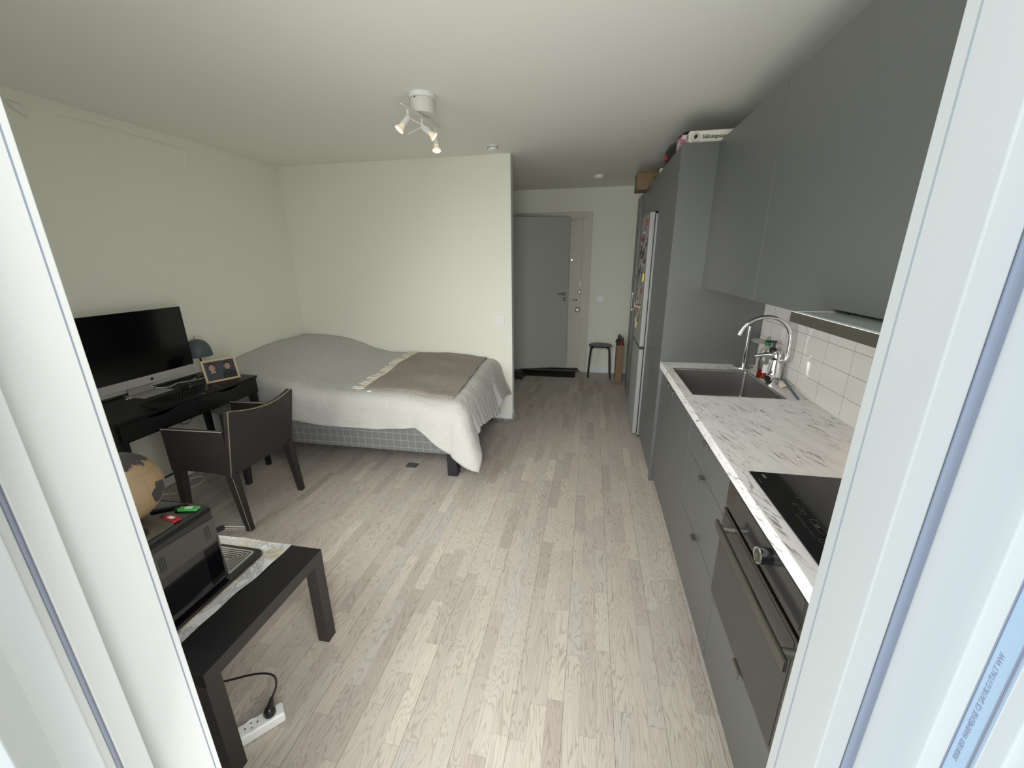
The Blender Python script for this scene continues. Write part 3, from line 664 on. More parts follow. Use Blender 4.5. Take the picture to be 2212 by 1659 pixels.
# sink basin
t = thing('kitchen_sink', 'square stainless steel sink basin sunk into the marble worktop', 'sink', (.766, 2.378, .70))
def basin(u, v):
    pass
def rrect(x0, x1, y0, y1, r, n=6):
    pts = []
    for cx, cy, a0 in ((x1 - r, y1 - r, 0), (x0 + r, y1 - r, PI / 2), (x0 + r, y0 + r, PI), (x1 - r, y0 + r, 1.5 * PI)):
        for k in range(n + 1): a = a0 + PI / 2 * k / n; pts.append((cx + r * math.cos(a), cy + r * math.sin(a)))
    return pts
e = MB(); rings = []
g = .001
for ins, z, r in ((-.004, ZC + .0012, .008), (.0, ZC + .0012, .008), (.003, ZC - .003, .012), (.004, ZC - .01, .014), (.006, ZC - .16, .018), (.014, ZC - .176, .022), (.05, ZC - .180, .03)):
    rings.append([e.bm.verts.new((x, y, z)) for x, y in rrect(sx0 + ins, sx1 - ins, sy0 + ins, sy1 - ins, r)])
for a, b in zip(rings, rings[1:]):
    for k in range(len(a)): e.bm.faces.new([a[k], a[(k + 1) % len(a)], b[(k + 1) % len(a)], b[k]])
e.bm.faces.new(rings[-1])
bs = e.build('basin', M['sinksteel'], t, smooth=50)
e = MB()
for yy in (2.190, 2.222): B(.9760, .9782, yy, yy + .004, ZC - .075, ZC - .045).build('overflow_slot', M['ink'], t)
MB().lathe([(.045, .002), (.040, .003), (.034, -.002), (0, -.002)], (.77, 2.38, ZC - .180), seg=28).build('drain', M['nickel'], t)
# faucet
t = thing('kitchen_faucet', 'chrome kitchen tap with high curved spout behind the sink', 'faucet', (1.02, 2.37, ZC))
MB().lathe([(0, 0), (.031, 0), (.031, .006), (.033, .02), (.034, .05), (.031, .09), (.025, .125), (.021, .14), (.026, .152), (.025, .168), (.017, .184), (0, .19)], (1.015, 2.365, ZC), seg=32).build('tap_body', M['chrome'], t)
sp_ = [(1.032, 2.345, ZC + .135), (1.048, 2.330, ZC + .15), (1.052, 2.330, ZC + .17), (1.050, 2.331, ZC + .25)]
for k in range(13):
    a = PI * k / 12 * .93
    sp_.append((.928 + .122 * math.cos(a), 2.331 + .02 * (k / 12), ZC + .258 + .118 * math.sin(a)))
MB().tube(sp_, .0095, 16, smooth=1).build('spout', M['chrome'], t)
l = sp_[-1]; pl = Vector(sp_[-1]); pd = (pl - Vector(sp_[-2])).normalized()
MB().tube([pl - pd * .012, pl + pd * .010], .0115, 16).build('aerator', M['chrome'], t)
MB().tube([(1.005, 2.372, ZC + .165), (.975, 2.385, ZC + .165), (.92, 2.40, ZC + .150)], [.012, .007, .009], 12, smooth=1).build('lever', M['chrome'], t)
MB().tube([(1.0, 2.345, ZC + .045), (.968, 2.315, ZC + .045)], .017, 20).build('side_valve', M['chrome'], t)
# paper towel post
t = thing('paper_towel_holder', 'empty chrome paper towel holder with round base by the tall grey panel', 'paper towel holder', (.98, 2.735, ZC))
MB().lathe([(0, .006), (.05, .006), (.060, .004), (.061, 0), (0, 0)], (.992, 2.742, ZC + .0008), seg=40).build('base_disc', M['chrome'], t)
MB().tube([(.992, 2.742, ZC + .005), (.992, 2.742, ZC + .265)], .0095, 20).build('upright_rod', M['chrome'], t)
# bottles by the tap
t = thing('soap_bottle', 'clear soap bottle with a rest of red liquid and black pump behind the tap', 'bottle', (1.035, 2.50, ZC))
MB().lathe([(0, .001), (.030, .001), (.033, .006), (.033, .048), (0, .050)], (1.02, 2.505, ZC), seg=28, sy=.8).build('liquid', M['redsoap'], t)
MB().lathe([(.034, .0), (.0345, .10), (.028, .135), (.013, .15), (.013, .165)], (1.02, 2.505, ZC), seg=28, sy=.8).build('bottle_body', M['clear'], t)
B(1.000, 1.032, 2.476, 2.4775, ZC + .035, ZC + .085, .0004).build('label', M['white'], t)
e = MB(); e.lathe([(0, .158), (.018, .158), (.018, .178), (.008, .182), (.006, .21), (.012, .212), (.012, .222), (0, .223)], (1.045, 2.49, ZC), seg=20); e.tube([(1.045, 2.49, ZC + .217), (1.005, 2.50, ZC + .214)], .005, 8); e.build('pump', M['black'], t)
t = thing('dish_soap_bottle', 'milky bottle with dark green cap standing behind the tap', 'bottle', (1.05, 2.58, ZC))
MB().lathe([(0, 0), (.036, 0), (.038, .01), (.038, .10), (.034, .145), (.018, .17), (.014, .18), (0, .18)], (1.047, 2.580, ZC), seg=28, sy=.75).build('bottle_body', M['beige_plastic'], t)
MB().lathe([(.015, .178), (.016, .205), (.012, .208), (0, .208)], (1.047, 2.580, ZC), seg=20).build('cap', M['greencap'], t)
t = thing('soap_dish', 'clear plastic soap dish stuck to the tiles above the bottles', 'soap dish', (1.05, 2.66, ZC + .19))
e = MB(); e.lathe([(0, .0), (.035, .0), (.052, .012), (.054, .016), (.050, .014), (.034, .004), (0, .004)], (1.040, 2.665, ZC + .175), seg=28); e.lathe([(0, 0), (.025, 0), (.026, .006), (0, .012)], (XR - .008, 2.665, ZC + .19), (-1, 0, 0), 24); e.build('dish', M['milky'], t)
tag(MB().lathe([(0, 0), (.031, 0), (.034, .006), (.038, .125), (.036, .126), (.032, .01), (0, .01)], (1.050, 2.435, ZC), seg=30).build('utensil_cup', M['white']), 'white cup standing in the corner of tap and tiles', 'cup')
# dish brush
t = thing('dish_brush', 'blue-grey dish brush with cream bristles lying beside the sink', 'brush', (1.06, 2.25, ZC))
hd = Vector((1.056, 2.305, ZC + .030)); tl = Vector((1.026, 2.085, ZC + .010)); dv = (tl - hd).normalized()
e = MB(); e.tube([hd - dv * .035, hd - dv * .02, hd + dv * .02, hd + dv * .045, hd + dv * .075, hd + dv * .12, tl - dv * .02, tl], [.008, .016, .017, .010, .006, .009, .011, .006], 12, smooth=1); e.build('brush_handle', M['brush'], t)
e = MB()
for k in range(9):
    q = hd + dv * (-.030 + .0085 * k)
    for sgn in (-1, 1):
        for up_ in (-.004, -.02):
            e.tube([q, q + Vector((sgn * .027, -.004 + .002 * k, up_))], .0017, 5)
e.build('bristles', M['bristle'], t)
# hob
t = thing('induction_hob', 'black glass induction hob set into the marble worktop', 'hob', (.80, 1.02, ZC))
B(.541, 1.045, .72, 1.302, ZC + .0003, ZC + .0045, .001).build('glass_plate', M['hobglass'], t)
e = MB()
def ring(x, y, r, w_=.0006): e.lathe([(r, .0047), (r, .0049), (r + w_, .0049), (r + w_, .0047)], (x, y, ZC), seg=24)
for x, y in ((.600, 1.120), (.606, 1.098), (.601, 1.078), (.592, .962), (.592, .928)): ring(x, y, .0065)
for k in range(11): e.box(.578, .5845, 1.068 - k * .0095, 1.0675 - k * .0095 - .0006, ZC + .0046, ZC + .0049)
for k in range(16):
    a = 2 * PI * k / 16
e.box(.603, .6035, 1.05, .99, ZC + .0046, ZC + .0049); e.box(.619, .6195, 1.05, .99, ZC + .0046, ZC + .0049)
for s_ in (1.05, .99): e.box(.603, .6195, s_, s_ + .0006, ZC + .0046, ZC + .0049)
e.box(.572, .580, 1.285, 1.262, ZC + .0046, ZC + .0049); e.box(.552, .5535, 1.252, 1.230, ZC + .0046, ZC + .0049)
for k in range(5): e.box(.585, .5855, .955 - k * .006, .952 - k * .006, ZC + .0046, ZC + .0049)
e.text('8.8', .012, Matrix.Translation((.606, 1.03, ZC + .0047)) @ Matrix.Rotation(-PI / 2, 4, 'Z'), ext=.0001)
e.build('control_marks', M['hobprint'], t, smooth=0)
e = MB(); 
for x, y, r in ((.70, 1.16, .075), (.90, 1.16, .09), (.70, .86, .09), (.90, .86, .075)):
    for k in range(4):
        a = k * PI / 2; e.box(x + r * math.cos(a) - .006, x + r * math.cos(a) + .006, y + r * math.sin(a) - .0008, y + r * math.sin(a) + .0008, ZC + .0046, ZC + .0048)
e.build('cooking_zone_marks', M['hobprint'], t, smooth=0)
# backsplash
tag(B(XR - .008, XR, .36, 2.812, ZC, 1.447).build('tile_backsplash', M['tile'], smooth=0), 'white glazed tile backsplash with brown grout behind sink and hob', 'backsplash')
# upper cabinets
UX = .6994
t = thing('wall_cabinet', 'grey wall cabinet above the sink, next to the tall grey panel', 'cabinet', (.9, 2.38, 1.416))
B(UX + .0185, XR, 1.945, 2.812, 1.416, 2.239).build('carcass', M['cab'], t); front('door', t, 1.944, 2.812, 1.414, 2.239, UX)
t = thing('wall_cabinet', 'wide grey wall cabinet above the hob holding the extractor hood', 'cabinet', (.9, 1.15, 1.416))
MB().prism([(1.943, 1.416), (1.943, 2.239), (.40, 2.239), (.40, 1.447), (1.34, 1.447), (1.34, 1.416)], lambda u, v, d: (d, u, v), UX + .0185, XR).build('carcass', M['cab'], t)
MB().prism([(1.942, 1.414), (1.942, 2.238), (.40, 2.238), (.40, 1.447), (1.34, 1.447), (1.34, 1.414)], lambda u, v, d: (d, u, v), UX, UX + .018, bev=.0012).build('door', M['cab'], t)
# hood
t = thing('extractor_hood', 'pulled-out extractor hood visor with olive-brown front below the wall cabinet', 'extractor hood', (.8, 1.04, 1.41))
B(.612, XR - .01, .742, 1.336, 1.412, 1.438, .002).build('visor_body', M['hood'], t)
B(.590, .612, .740, 1.338, 1.410, 1.4395, .002).build('front_strip', M['hood'], t)
B(.604, .760, .748, 1.330, 1.4385, 1.4405, .0004).build('glass_top', M['hoodtop'], t)
e = MB(); e.box(.590, .604, .742, 1.336, 1.4392, 1.4412, .0004); e.box(.604, .700, 1.3245, 1.336, 1.4392, 1.4412, .0004); e.build('white_rim', M['trim'], t)
B(.6965, .699, 1.255, 1.320, 1.4412, 1.4440).build('gap_gasket', M['black'], t)
MB().lathe([(.022, 0), (.022, -.002), (.0, -.002)], (.86, 1.10, 1.412), seg=20).build('hood_lamp', M['bulb'], t)
l = bpy.data.lights.new('hood_light', 'SPOT'); l.energy = 4.5; l.color = (1, .62, .32); l.spot_size = 2.0; l.spot_blend = .9; l.shadow_soft_size = .02
lo = bpy.data.objects.new('hood_light', l); C.objects.link(lo); lo.location = (.93, 1.62, 1.405); lo.location = (1.0, 1.72, 1.40); lo.location = (.985, 1.25, 1.402); lo.rotation_euler = (0, math.radians(-35), 0)
# tall cabinets
TX = .497
t = thing('tall_cabinet', 'tall grey larder cabinet whose side panel the worktop runs against', 'cabinet', (.8, 3.2, 0))
B(.494, XR, 2.814, 2.834, 0, 2.239, .001).build('end_panel', M['cab'], t)
B(TX + .0185, XR, 2.836, 3.556, .08, 2.239).build('carcass', M['cab'], t); front('door', t, 2.836, 3.556, .06, 2.239, TX)
B(.53, .545, 2.836, 3.556, 0, .058).build('plinth', M['cab'], t)
t = thing('wall_cabinet', 'small grey cabinet directly above the fridge', 'cabinet', (.8, 3.85, 1.955))
B(TX + .0185, XR, 3.558, 4.132, 1.955, 2.239).build('carcass', M['cab'], t); front('door', t, 3.557, 4.132, 1.953, 2.239, TX)
t = thing('tall_cabinet', 'tall grey wardrobe cabinet just beyond the fridge', 'cabinet', (.8, 4.45, 0))
B(TX + .0185, XR, 4.136, 4.72, .08, 2.239).build('carcass', M['cab'], t); front('door', t, 4.134, 4.72, .06, 2.239, TX)
B(.53, .545, 4.136, 4.72, 0, .058).build('plinth', M['cab'], t)
t = thing('tall_cabinet', 'tall grey wardrobe cabinet last in the row near the stool, white bar handle', 'cabinet', (.8, 4.9, 0))
B(.5005, XR, 4.724, 5.06, .08, 2.225).build('carcass', M['cab'], t); dd = front('door', t, 4.724, 5.06, .06, 2.225, .482)
B(.53, .545, 4.724, 5.06, 0, .058).build('plinth', M['cab'], t)
e = MB(); e.box(.462, .468, 4.74, 4.755, 1.03, 1.235, .002); e.box(.468, .482, 4.742, 4.753, 1.04, 1.05); e.box(.468, .482, 4.742, 4.753, 1.215, 1.225); e.build('bar_handle', M['white'], dd)
# fridge
t = thing('refrigerator', 'tall silver fridge-freezer with pictures and magnets on its door', 'refrigerator', (.77, 3.87, 0))
B(.487, XR - .03, 3.584, 4.126, .03, 1.935, .003).build('body', M['steel_light'], t)
B(.443, .480, 3.580, 4.128, .862, 1.945, .004).build('fridge_door', M['steel_light'], t)
B(.443, .480, 3.580, 4.128, .045, .838, .004).build('freezer_door', M['steel_light'], t)
B(.447, .480, 3.582, 4.126, .838, .862).build('handle_recess', M['black'], t)
B(.481, .487, 3.586, 4.124, .05, 1.93).build('door_gasket', M['black'], t)
e = MB()
for a in (3.62, 4.05): B(.50, .54, a, a + .04, 0, .03).build('foot', M['black'], t)
# magnets and pictures on the fridge
random.seed(3)
k = 0
spec = [(3.70, 1.88, .05, .05, 'red'), (3.78, 1.84, .08, .10, 0), (3.92, 1.80, .09, .12, 1), (3.68, 1.74, .08, .10, 2), (3.85, 1.66, .10, .13, 0), (4.02, 1.68, .08, .12, 3), (3.70, 1.60, .07, .09, 1), (3.82, 1.50, .08, .10, 2),
        (4.0, 1.50, .09, .15, 0), (3.68, 1.44, .05, .07, 'yellow'), (3.76, 1.36, .07, .10, 1), (3.92, 1.34, .07, .08, 3), (3.98, 1.22, .10, .16, 2), (3.76, 1.22, .07, .10, 0), (3.86, 1.10, .07, .12, 3), (3.94, 1.02, .05, .09, 'cream')]
M['yellow'] = mat('yellow_plastic', (.6, .45, .05), .4); M['cream'] = mat('cream_plastic', (.55, .45, .28), .5)
lab = {'red': 'small red magnet at the top of the fridge door', 'yellow': 'small yellow magnet halfway up the fridge door', 'cream': 'small cream tag, the lowest thing on the fridge door'}
PL = ['picture print right below the red magnet on the fridge door', 'pale picture second from the top on the far side of the fridge door', 'light print on the near edge of the fridge door, second row down',
      'curled picture in the upper middle of the fridge door', 'yellowish dark print at the far upper edge of the fridge door', 'small print on the near fridge door edge just above the middle rows', 'white curled note in the centre of the fridge door above the yellow magnet',
      'long hanging print on the far edge of the fridge door at yellow magnet height', 'print directly below the yellow magnet on the fridge door', 'dark print beside the one below the yellow magnet, further from the camera', 'long white paper hanging low on the far edge of the fridge door',
      'lower picture near the front edge of the fridge door', 'picture just above the cream tag on the fridge door']
pi = 0
for (yy, zz, w_, h_, kk) in spec:
    cur = random.uniform(.018, .05) if kk not in ('red', 'yellow', 'cream') else .002
    mm = SN[kk] if isinstance(kk, int) else M[kk]
    e = MB(); dep = .0012 if isinstance(kk, int) else .012
    e.slab(lambda u, v: Vector((.4425 - dep - cur * (1 - v) ** 2 * (.5 + .5 * math.sin(u * 3 + zz * 9)), yy + (u - .5) * w_, zz + (v - .5) * h_)), 5, 6, Vector((dep, 0, 0)))
    if isinstance(kk, int): tag(e.build('fridge_picture', mm), PL[pi], 'picture', 'small pictures on the fridge door'); pi += 1
    else: tag(e.build('fridge_magnet', mm), lab[kk], 'magnet')

# things on top of the tall cabinets
t = thing('game_box', 'cream board game box lettered Sällskapsspel on top of the tall cabinet', 'box', (.70, 2.97, 2.24))
B(.534, .90, 2.845, 3.10, 2.2395, 2.306, .002).build('box_lid', M['gamebox'], t)
mt = Matrix.Translation((.606, 2.8442, 2.264)) @ Matrix.Rotation(PI / 2, 4, 'X')
MB().text('Sällskapsspel', .0295, mt, ext=.0003, off=.0006).build('lettering', M['ink'], t, smooth=0)
e = MB(); 
for r0, r1 in ((.0250, .0236), (.0200, .0193)): e.lathe([(r0, .0), (r0, .0006), (r1, .0006), (r1, 0)], (.570, 2.8448, 2.2725), (0, -1, 0), 28)
e.prism([(-.006, -.012), (.0, -.006), (.006, -.004), (.010, .004), (.006, .012), (-.001, .012), (-.007, .007), (-.010, .0), (-.005, -.002)], lambda u, v, d: (.570 + u * 1.25, d, 2.2725 + v * 1.25), 2.8440, 2.8449)
e.build('round_emblem', M['ink'], t, smooth=0)
tag(B(.498, .5325, 2.885, 3.03, 2.2395, 2.300, .002).build('game_box', M['pinkbox']), 'flat pink and white printed box lying next to the cream game box', 'box')
t = thing('bike_helmet', 'black rounded helmet with a red patch on top of the tall cabinets', 'helmet', (.572, 3.34, 2.24))
MB().lathe([(0, .125), (.04, .122), (.072, .105), (.094, .07), (.097, .035), (.088, .008), (.08, 0), (0, 0)], (.572, 3.34, 2.2395), seg=32, sy=1.5).build('shell', M['black'], t)
MB().grid(lambda u, v: Vector((.625 - (.137 - .02 * v) * math.cos(.9 * (u - .5)), 3.44 + .18 * math.sin(.9 * (u - .5)), 2.262 + .045 * v)), 8, 3) if False else None
e = MB(); e.slab(lambda u, v: Vector((.4705 + .004 * v, 3.285 + .06 * u, 2.250 + .026 * v)), 4, 3, Vector((.02, 0, 0))); e.build('red_patch', M['red'], t)
e = MB(); e.tube([(.55, 3.10, 2.248), (.515, 3.12, 2.31), (.535, 3.12, 2.355), (.60, 3.12, 2.375), (.68, 3.12, 2.30), (.70, 3.12, 2.25)], .008, 8, smooth=2)
tag(e.build('shoulder_strap', M['black']), 'thin black strap looping up beside the black helmet', 'strap')
t = thing('carton', 'brown cardboard carton overhanging the far end of the cabinets', 'box', (.55, 4.42, 2.24))
B(.405, .70, 4.50, 4.74, 2.2395, 2.405, .002).build('carton_body', M['kraft'], t)
e = MB(); e.box(.405, .70, 4.475, 4.50, 2.39, 2.393, mtx=None); e.build('flap', M['kraft'], t)
e = MB(); e.tube([(.52, 3.78, 2.248), (.50, 3.98, 2.258), (.53, 4.15, 2.275), (.53, 4.34, 2.25)], [.006, .016, .024, .008], 12, smooth=1)
tag(e.build('folded_umbrella', M['black']), 'black folded umbrella lying on the cabinets before the brown carton', 'umbrella')
tag(B(.50, .56, 3.66, 3.74, 2.2395, 2.268, .004).build('paper_packet', M['paper']), 'small white packet on the cabinets between helmet and carton', 'packet')

# ---------------------------------------------------------------- hall
t = thing('stool', 'round black metal stool against the entrance wall', 'stool', (.175, 5.66, 0))
e = MB(); e.lathe([(0, .450), (.150, .450), (.158, .446), (.160, .440), (.156, .434), (.150, .432), (0, .432)], (.175, 5.66, 0), seg=48); e.build('seat', M['black'], t)
e = MB()
for k in range(8):
    a = 2 * PI * k / 8
    MB().lathe([(0, .4512), (.009, .4512), (.0095, .4502)], (.175 + .09 * math.cos(a), 5.66 + .09 * math.sin(a), 0), seg=12).build('seat_hole', M['ink'], t)
for dx, dy in ((-.125, .11), (-.125, -.11), (.125, .11), (.125, -.11)):
    MB().tube([(.175 + dx * .3, 5.66 + dy * .3, .426), (.175 + dx * .85, 5.66 + dy * .85, .426), (.175 + dx * 1.02, 5.66 + dy * 1.02, .39), (.175 + dx * 1.22, 5.66 + dy * 1.22, .0)], .010, 10, smooth=1).build('leg', M['black'], t)
tag(B(-.93, -.155, 5.50, 5.79, 0, .010, .004).build('doormat', M['mat']), 'black rectangular doormat in front of the entry door', 'doormat')
def shoe(x, y, rz, lab_, name='shoe'):
    t = thing(name, lab_, 'shoe', (x, y, 0)); Mx = Matrix.Translation((x, y, 0)) @ Matrix.Rotation(rz, 4, 'Z')
    def f(u, v):
        a = 2 * PI * u; s = v; wd = .035 + .012 * math.sin(s * PI); 
        return Mx @ Vector((.27 * (s - .5), wd * math.cos(a), .012 + (.075 * (1 - .45 * s)) * (.5 + .5 * math.sin(a)) * (1 if 0 < s < 1 else .5)))
    e = MB(); V_ = e.grid(f, 14, 10, closeu=True); e.bm.faces.new([r[0] for r in V_]); e.bm.faces.new([r[-1] for r in V_][::-1]); e.build('upper', M['black'], t)
    e = MB(); e.box(-.138, .138, -.044, .044, 0, .016, .006, mtx=Mx); e.build('sole', M['shoe'], t)
shoe(-.985, 5.44, .05, 'black shoe with grey sole nearest the partition corner')
shoe(-1.0, 5.32, -.05, 'grey-soled flat shoe on the bare floor before the doormat')
# tall paper bag with umbrella
t = thing('tall_carton', 'tall narrow cardboard box on the hall floor beside the last wardrobe', 'box', (.43, 5.5, 0))
e = MB(); 
for a in ((.385, .470, 5.40, 5.404), (.385, .470, 5.60, 5.604), (.385, .388, 5.40, 5.604), (.467, .470, 5.40, 5.604)): e.box(a[0], a[1], a[2], a[3], 0, .50)
e.box(.385, .47, 5.40, 5.604, 0, .004); e.build('carton_body', M['kraft'], t, smooth=0)
e = MB(); e.tube([(.425, 5.44, .02), (.425, 5.42, .30), (.42, 5.42, .52), (.415, 5.42, .565), (.395, 5.415, .585), (.375, 5.41, .57), (.368, 5.41, .535)], [.012, .02, .010, .009, .009, .009, .008], 12, smooth=2)
tag(e.build('walking_umbrella', M['black']), 'black umbrella with hooked handle standing in the tall cardboard box', 'umbrella')
e = MB(); e.lathe([(0, 0), (.030, .01), (.04, .06), (.035, .10), (.02, .12), (0, .125)], (.440, 5.47, .43), seg=16); tag(e.build('red_cap', M['red']), 'red cloth item tucked in the tall cardboard box', 'cloth')
e = MB(); e.slab(lambda u, v: Vector((.39 + .08 * u + .01 * math.sin(9 * v), 5.53 + .02 * math.sin(7 * u), .40 + .20 * v + .02 * math.sin(5 * u))), 8, 8, Vector((0, .004, 0))); tag(e.build('plastic_bag', M['shoe']), 'crumpled grey bag sticking out of the tall cardboard box', 'bag')

# ---------------------------------------------------------------- bed
t = thing('bed', 'low bed with grey checked base on black block legs in the corner', 'bed', (-2.0, 3.24, 0))
B(-3.0, -.985, 2.622, 3.835, .180, .40, .012).build('bed_base', M['plaid'], t)
B(-2.995, -.99, 2.64, 3.83, .40, .565, .04, 4).build('mattress', M['paper'], t)
for x, y in ((-1.015, 2.622), (-2.98, 2.622), (-1.015, 3.74), (-2.98, 3.74)): B(x, x + .075, y, y + .085, 0, .182, .002).build('leg', M['blackwood'], t)
tag(B(-1.40, -1.31, 2.69, 2.76, 0, .010, .003).build('paper_note', M['shoe']), 'small pale slip on the floor under the front edge of the bed', 'paper')
def sm(a, b, x): x = min(1, max(0, (x - a) / (b - a))); return x * x * (3 - 2 * x)
def interp(tab, x):
    if x <= tab[0][0]: return tab[0][1]
    for (a, va), (b, vb) in zip(tab, tab[1:]):
        if x <= b: return va + (vb - va) * (x - a) / (b - a)
    return tab[-1][1]
def ztop(x, y):
    z = .622 + .045 * sm(2.62, 3.5, y)
    z += .165 * sm(-1.98, -2.72, x) * (.78 + .22 * sm(2.6, 3.3, y)) if x < -1.98 else 0
    z -= .035 * sm(-1.45, -.98, x)
    z += .010 * mnoise.noise(Vector((x * 3.1, y * 4.0, .3))) + .004 * mnoise.noise(Vector((x * 9, y * 9, 1)))
    return z
cx, cy = -.955, 2.715; NX, NY, NC = 110, 56, 16; RR = .095
e = MB(); G = [[None] * (NY + 1) for _ in range(NX + 1)]
for i in range(NX + 1):
    for j in range(NY + 1):
        x = -3.035 + (cx + 3.035) * i / NX; y = cy + (3.858 - cy) * j / NY
        G[i][j] = e.bm.verts.new((x, y, ztop(x, y)))
for i in range(NX):
    for j in range(NY): e.bm.faces.new([G[i][j], G[i + 1][j], G[i + 1][j + 1], G[i][j + 1]])
path = [(G[i][0], (0, -1), 'f', -3.035 + (cx + 3.035) * i / NX) for i in range(NX + 1)]
path += [(G[NX][0], (math.sin(PI / 2 * k / NC), -math.cos(PI / 2 * k / NC)), 'c', k / NC) for k in range(1, NC)]
path += [(G[NX][j], (1, 0), 'e', cy + (3.858 - cy) * j / NY) for j in range(NY + 1)]
HF = [(-3.04, .40), (-2.26, .385), (-2.05, .356), (-1.55, .360), (-1.24, .392), (-1.20, .375), (-.98, .232), (-.955, .215)]
HC = [(0, .215), (.5, .128), (1, .34)]
HE = [(2.715, .315), (2.80, .355), (3.1, .29), (3.40, .235), (3.47, .345), (3.6, .34), (3.86, .27)]
rows = []; NR = 22
for (v0, n, kind, s) in path:
    I = v0.co; nx, ny = n
    if kind == 'f': hem = interp(HF, s); flare = .012 + .030 * sm(-1.27, -1.19, s) + .025 * sm(-1.2, -.98, s); rip = .010 * math.sin(s * 23 + 1) * sm(-1.9, -1.0, s) + .004 * mnoise.noise(Vector((s * 6, 0, 0)))
    elif kind == 'c': hem = interp(HC, s); flare = .065 + .165 * max(0, 1 - abs(s - .5) / .5) ** 1.3; rip = .004 * math.sin(s * 21)
    else: hem = interp(HE, s); flare = .07 + .035 * sm(3.1, 3.6, s); rip = .013 * math.sin(s * 31) * mnoise.noise(Vector((s * 3, 2, 0))) * 2 + .007 * math.sin(s * 71 + 1)
    col = [v0]; zt = I.z
    for k in range(1, NR + 1):
        if k <= 7:
            a = PI / 2 * k / 7; off = RR * math.sin(a); z = zt - RR * (1 - math.cos(a)); 
        else:
            f = (k - 7) / (NR - 7); off = RR; z = (zt - RR) + (hem - (zt - RR)) * f
        f2 = max(0, (zt - .03 - z) / max(.05, zt - .03 - hem))
        o2 = off + flare * f2 ** 1.3 + rip * f2 + .006 * mnoise.noise(Vector((I.x * 5 + nx * 3, I.y * 5, z * 7))) * min(1, k / 7)
        col.append(e.bm.verts.new((I.x + nx * o2, min(3.858, I.y + ny * o2), z)))
    rows.append(col)
for a, b in zip(rows, rows[1:]):
    for k in range(NR):
        vs = [a[k], b[k], b[k + 1], a[k + 1]]
        if a[k] is b[k]: vs = [a[k], b[k + 1], a[k + 1]]
        e.bm.faces.new(vs)
o = e.build('bedspread', M['cover'], smooth=180, norm=False)
bmx = bmesh.new(); bmx.from_mesh(o.data); bmesh.ops.recalc_face_normals(bmx, faces=bmx.faces)
if sum(f.normal.z for f in bmx.faces) < 0: bmesh.ops.reverse_faces(bmx, faces=bmx.faces)
bmx.to_mesh(o.data); bmx.free()
so = o.modifiers.new('thickness', 'SOLIDIFY'); so.thickness = .007; so.offset = 1
tag(o, 'cream dotted bedspread draped over the bed and hanging at its corner', 'bedspread')
# throw
t = thing('throw_blanket', 'brown and white woven throw with cream fringe on the foot of the bed', 'blanket', (-1.34, 3.27, .64))
def thr(u, v):
    x = -1.715 + .735 * u + .012 * math.sin(v * 5); y = 2.70 + 1.150 * v
    if v < .03: x += 0
    return Vector((x, y, ztop(max(-3, min(cx, x)), y) + .011 + .004 * math.sin(v * 9 + u * 2) ** 2 - (.03 * sm(2.76, 2.69, y) if y < 2.76 else 0)))
e = MB(); e.slab(thr, 44, 64, .009); e.build('woven_cloth', M['throw'], t, smooth=60)
e = MB()
for k in range(58):
    v = k / 57; p = thr(0, v) + Vector((.004, 0, .007)); a = random.uniform(-.35, .35)
    q = p + Vector((-.050 - random.random() * .030, a * .06, .002 + .008 * random.random())); r_ = q + Vector((-.014, a * .03, -.003 + random.random() * .008))
    e.tube([p, q, r_], [.0065, .006, .004], 6)
e.build('fringe', M['fringe'], t)
B(-1.66, -1.63, 2.695, 2.72, .628, .636).build('care_tag', M['white'], t)

# ---------------------------------------------------------------- desk
t = thing('desk', 'black lacquered desk with two shallow drawers along the left wall', 'desk', (-2.78, 2.08, 0))
DX = -2.513
B(-3.035, DX, 1.585, 2.585, .737, .755, .0015).build('desk_top', M['deskblack'], t)
e = MB(); e.box(-3.03, DX - .015, 1.587, 1.603, .632, .737); e.box(-3.03, DX - .015, 2.567, 2.583, .632, .737); e.box(-3.03, DX - .012, 1.59, 2.58, .622, .634); e.box(-3.03, -3.015, 1.59, 2.58, .632, .737); e.build('drawer_case', M['deskblack'], t)
for a, b in ((1.605, 2.076), (2.079, 2.566)):
    mid = (a + b) / 2; e = MB(); N = 16
    pts = [(a, .636), (b, .636), (b, .735)] + [(mid + .085 - .17 * k / N, .735 - .018 * math.sin(PI * k / N) ** .7) for k in range(N + 1)] + [(a, .735)]
    e.prism(pts, lambda u, v, d: (d, u, v), DX - .014, DX - .001); e.build('drawer', M['deskblack'], t, smooth=20)
e = MB(); e.box(-3.03, -2.985, 1.60, 2.57, .755, .761, .001); e.build('rear_flap', M['deskblack'], t)
for x, y in ((-2.545, 2.53), (-2.545, 1.60), (-3.01, 2.52), (-3.01, 1.62)):
    MB().frustum((x, y + .015, .624), (x + (.01 if x > -2.8 else 0), y + .02, 0), (.022, .022), (.014, .014), .001).build('leg', M['deskblack'], t)
# imac style computer
t = thing('desktop_computer', 'large silver all-in-one computer with black screen on the desk', 'computer', (-2.90, 2.08, .755))
SX = -2.862
B(SX - .006, SX, 1.755, 2.405, .828, 1.302, .0025).build('display_case', M['alu'], t)
e = MB(); 
def back(u, v):
    y = 1.765 + .63 * u; z = .835 + .46 * v; bb = (math.sin(PI * u) * math.sin(PI * v)) ** .5 if 0 < u < 1 and 0 < v < 1 else 0
    return Vector((SX - .006 - .045 * bb, y, z))
e.grid(back, 20, 16); e.build('rear_shell', M['alu'], t)
e = MB(); e.prism([(1.757, .882), (2.403, .882), (2.403, 1.294), (2.397, 1.300), (1.763, 1.300), (1.757, 1.294)], lambda u, v, d: (d, u, v), SX, SX + .002); e.build('screen', M['screen'], t, smooth=0)
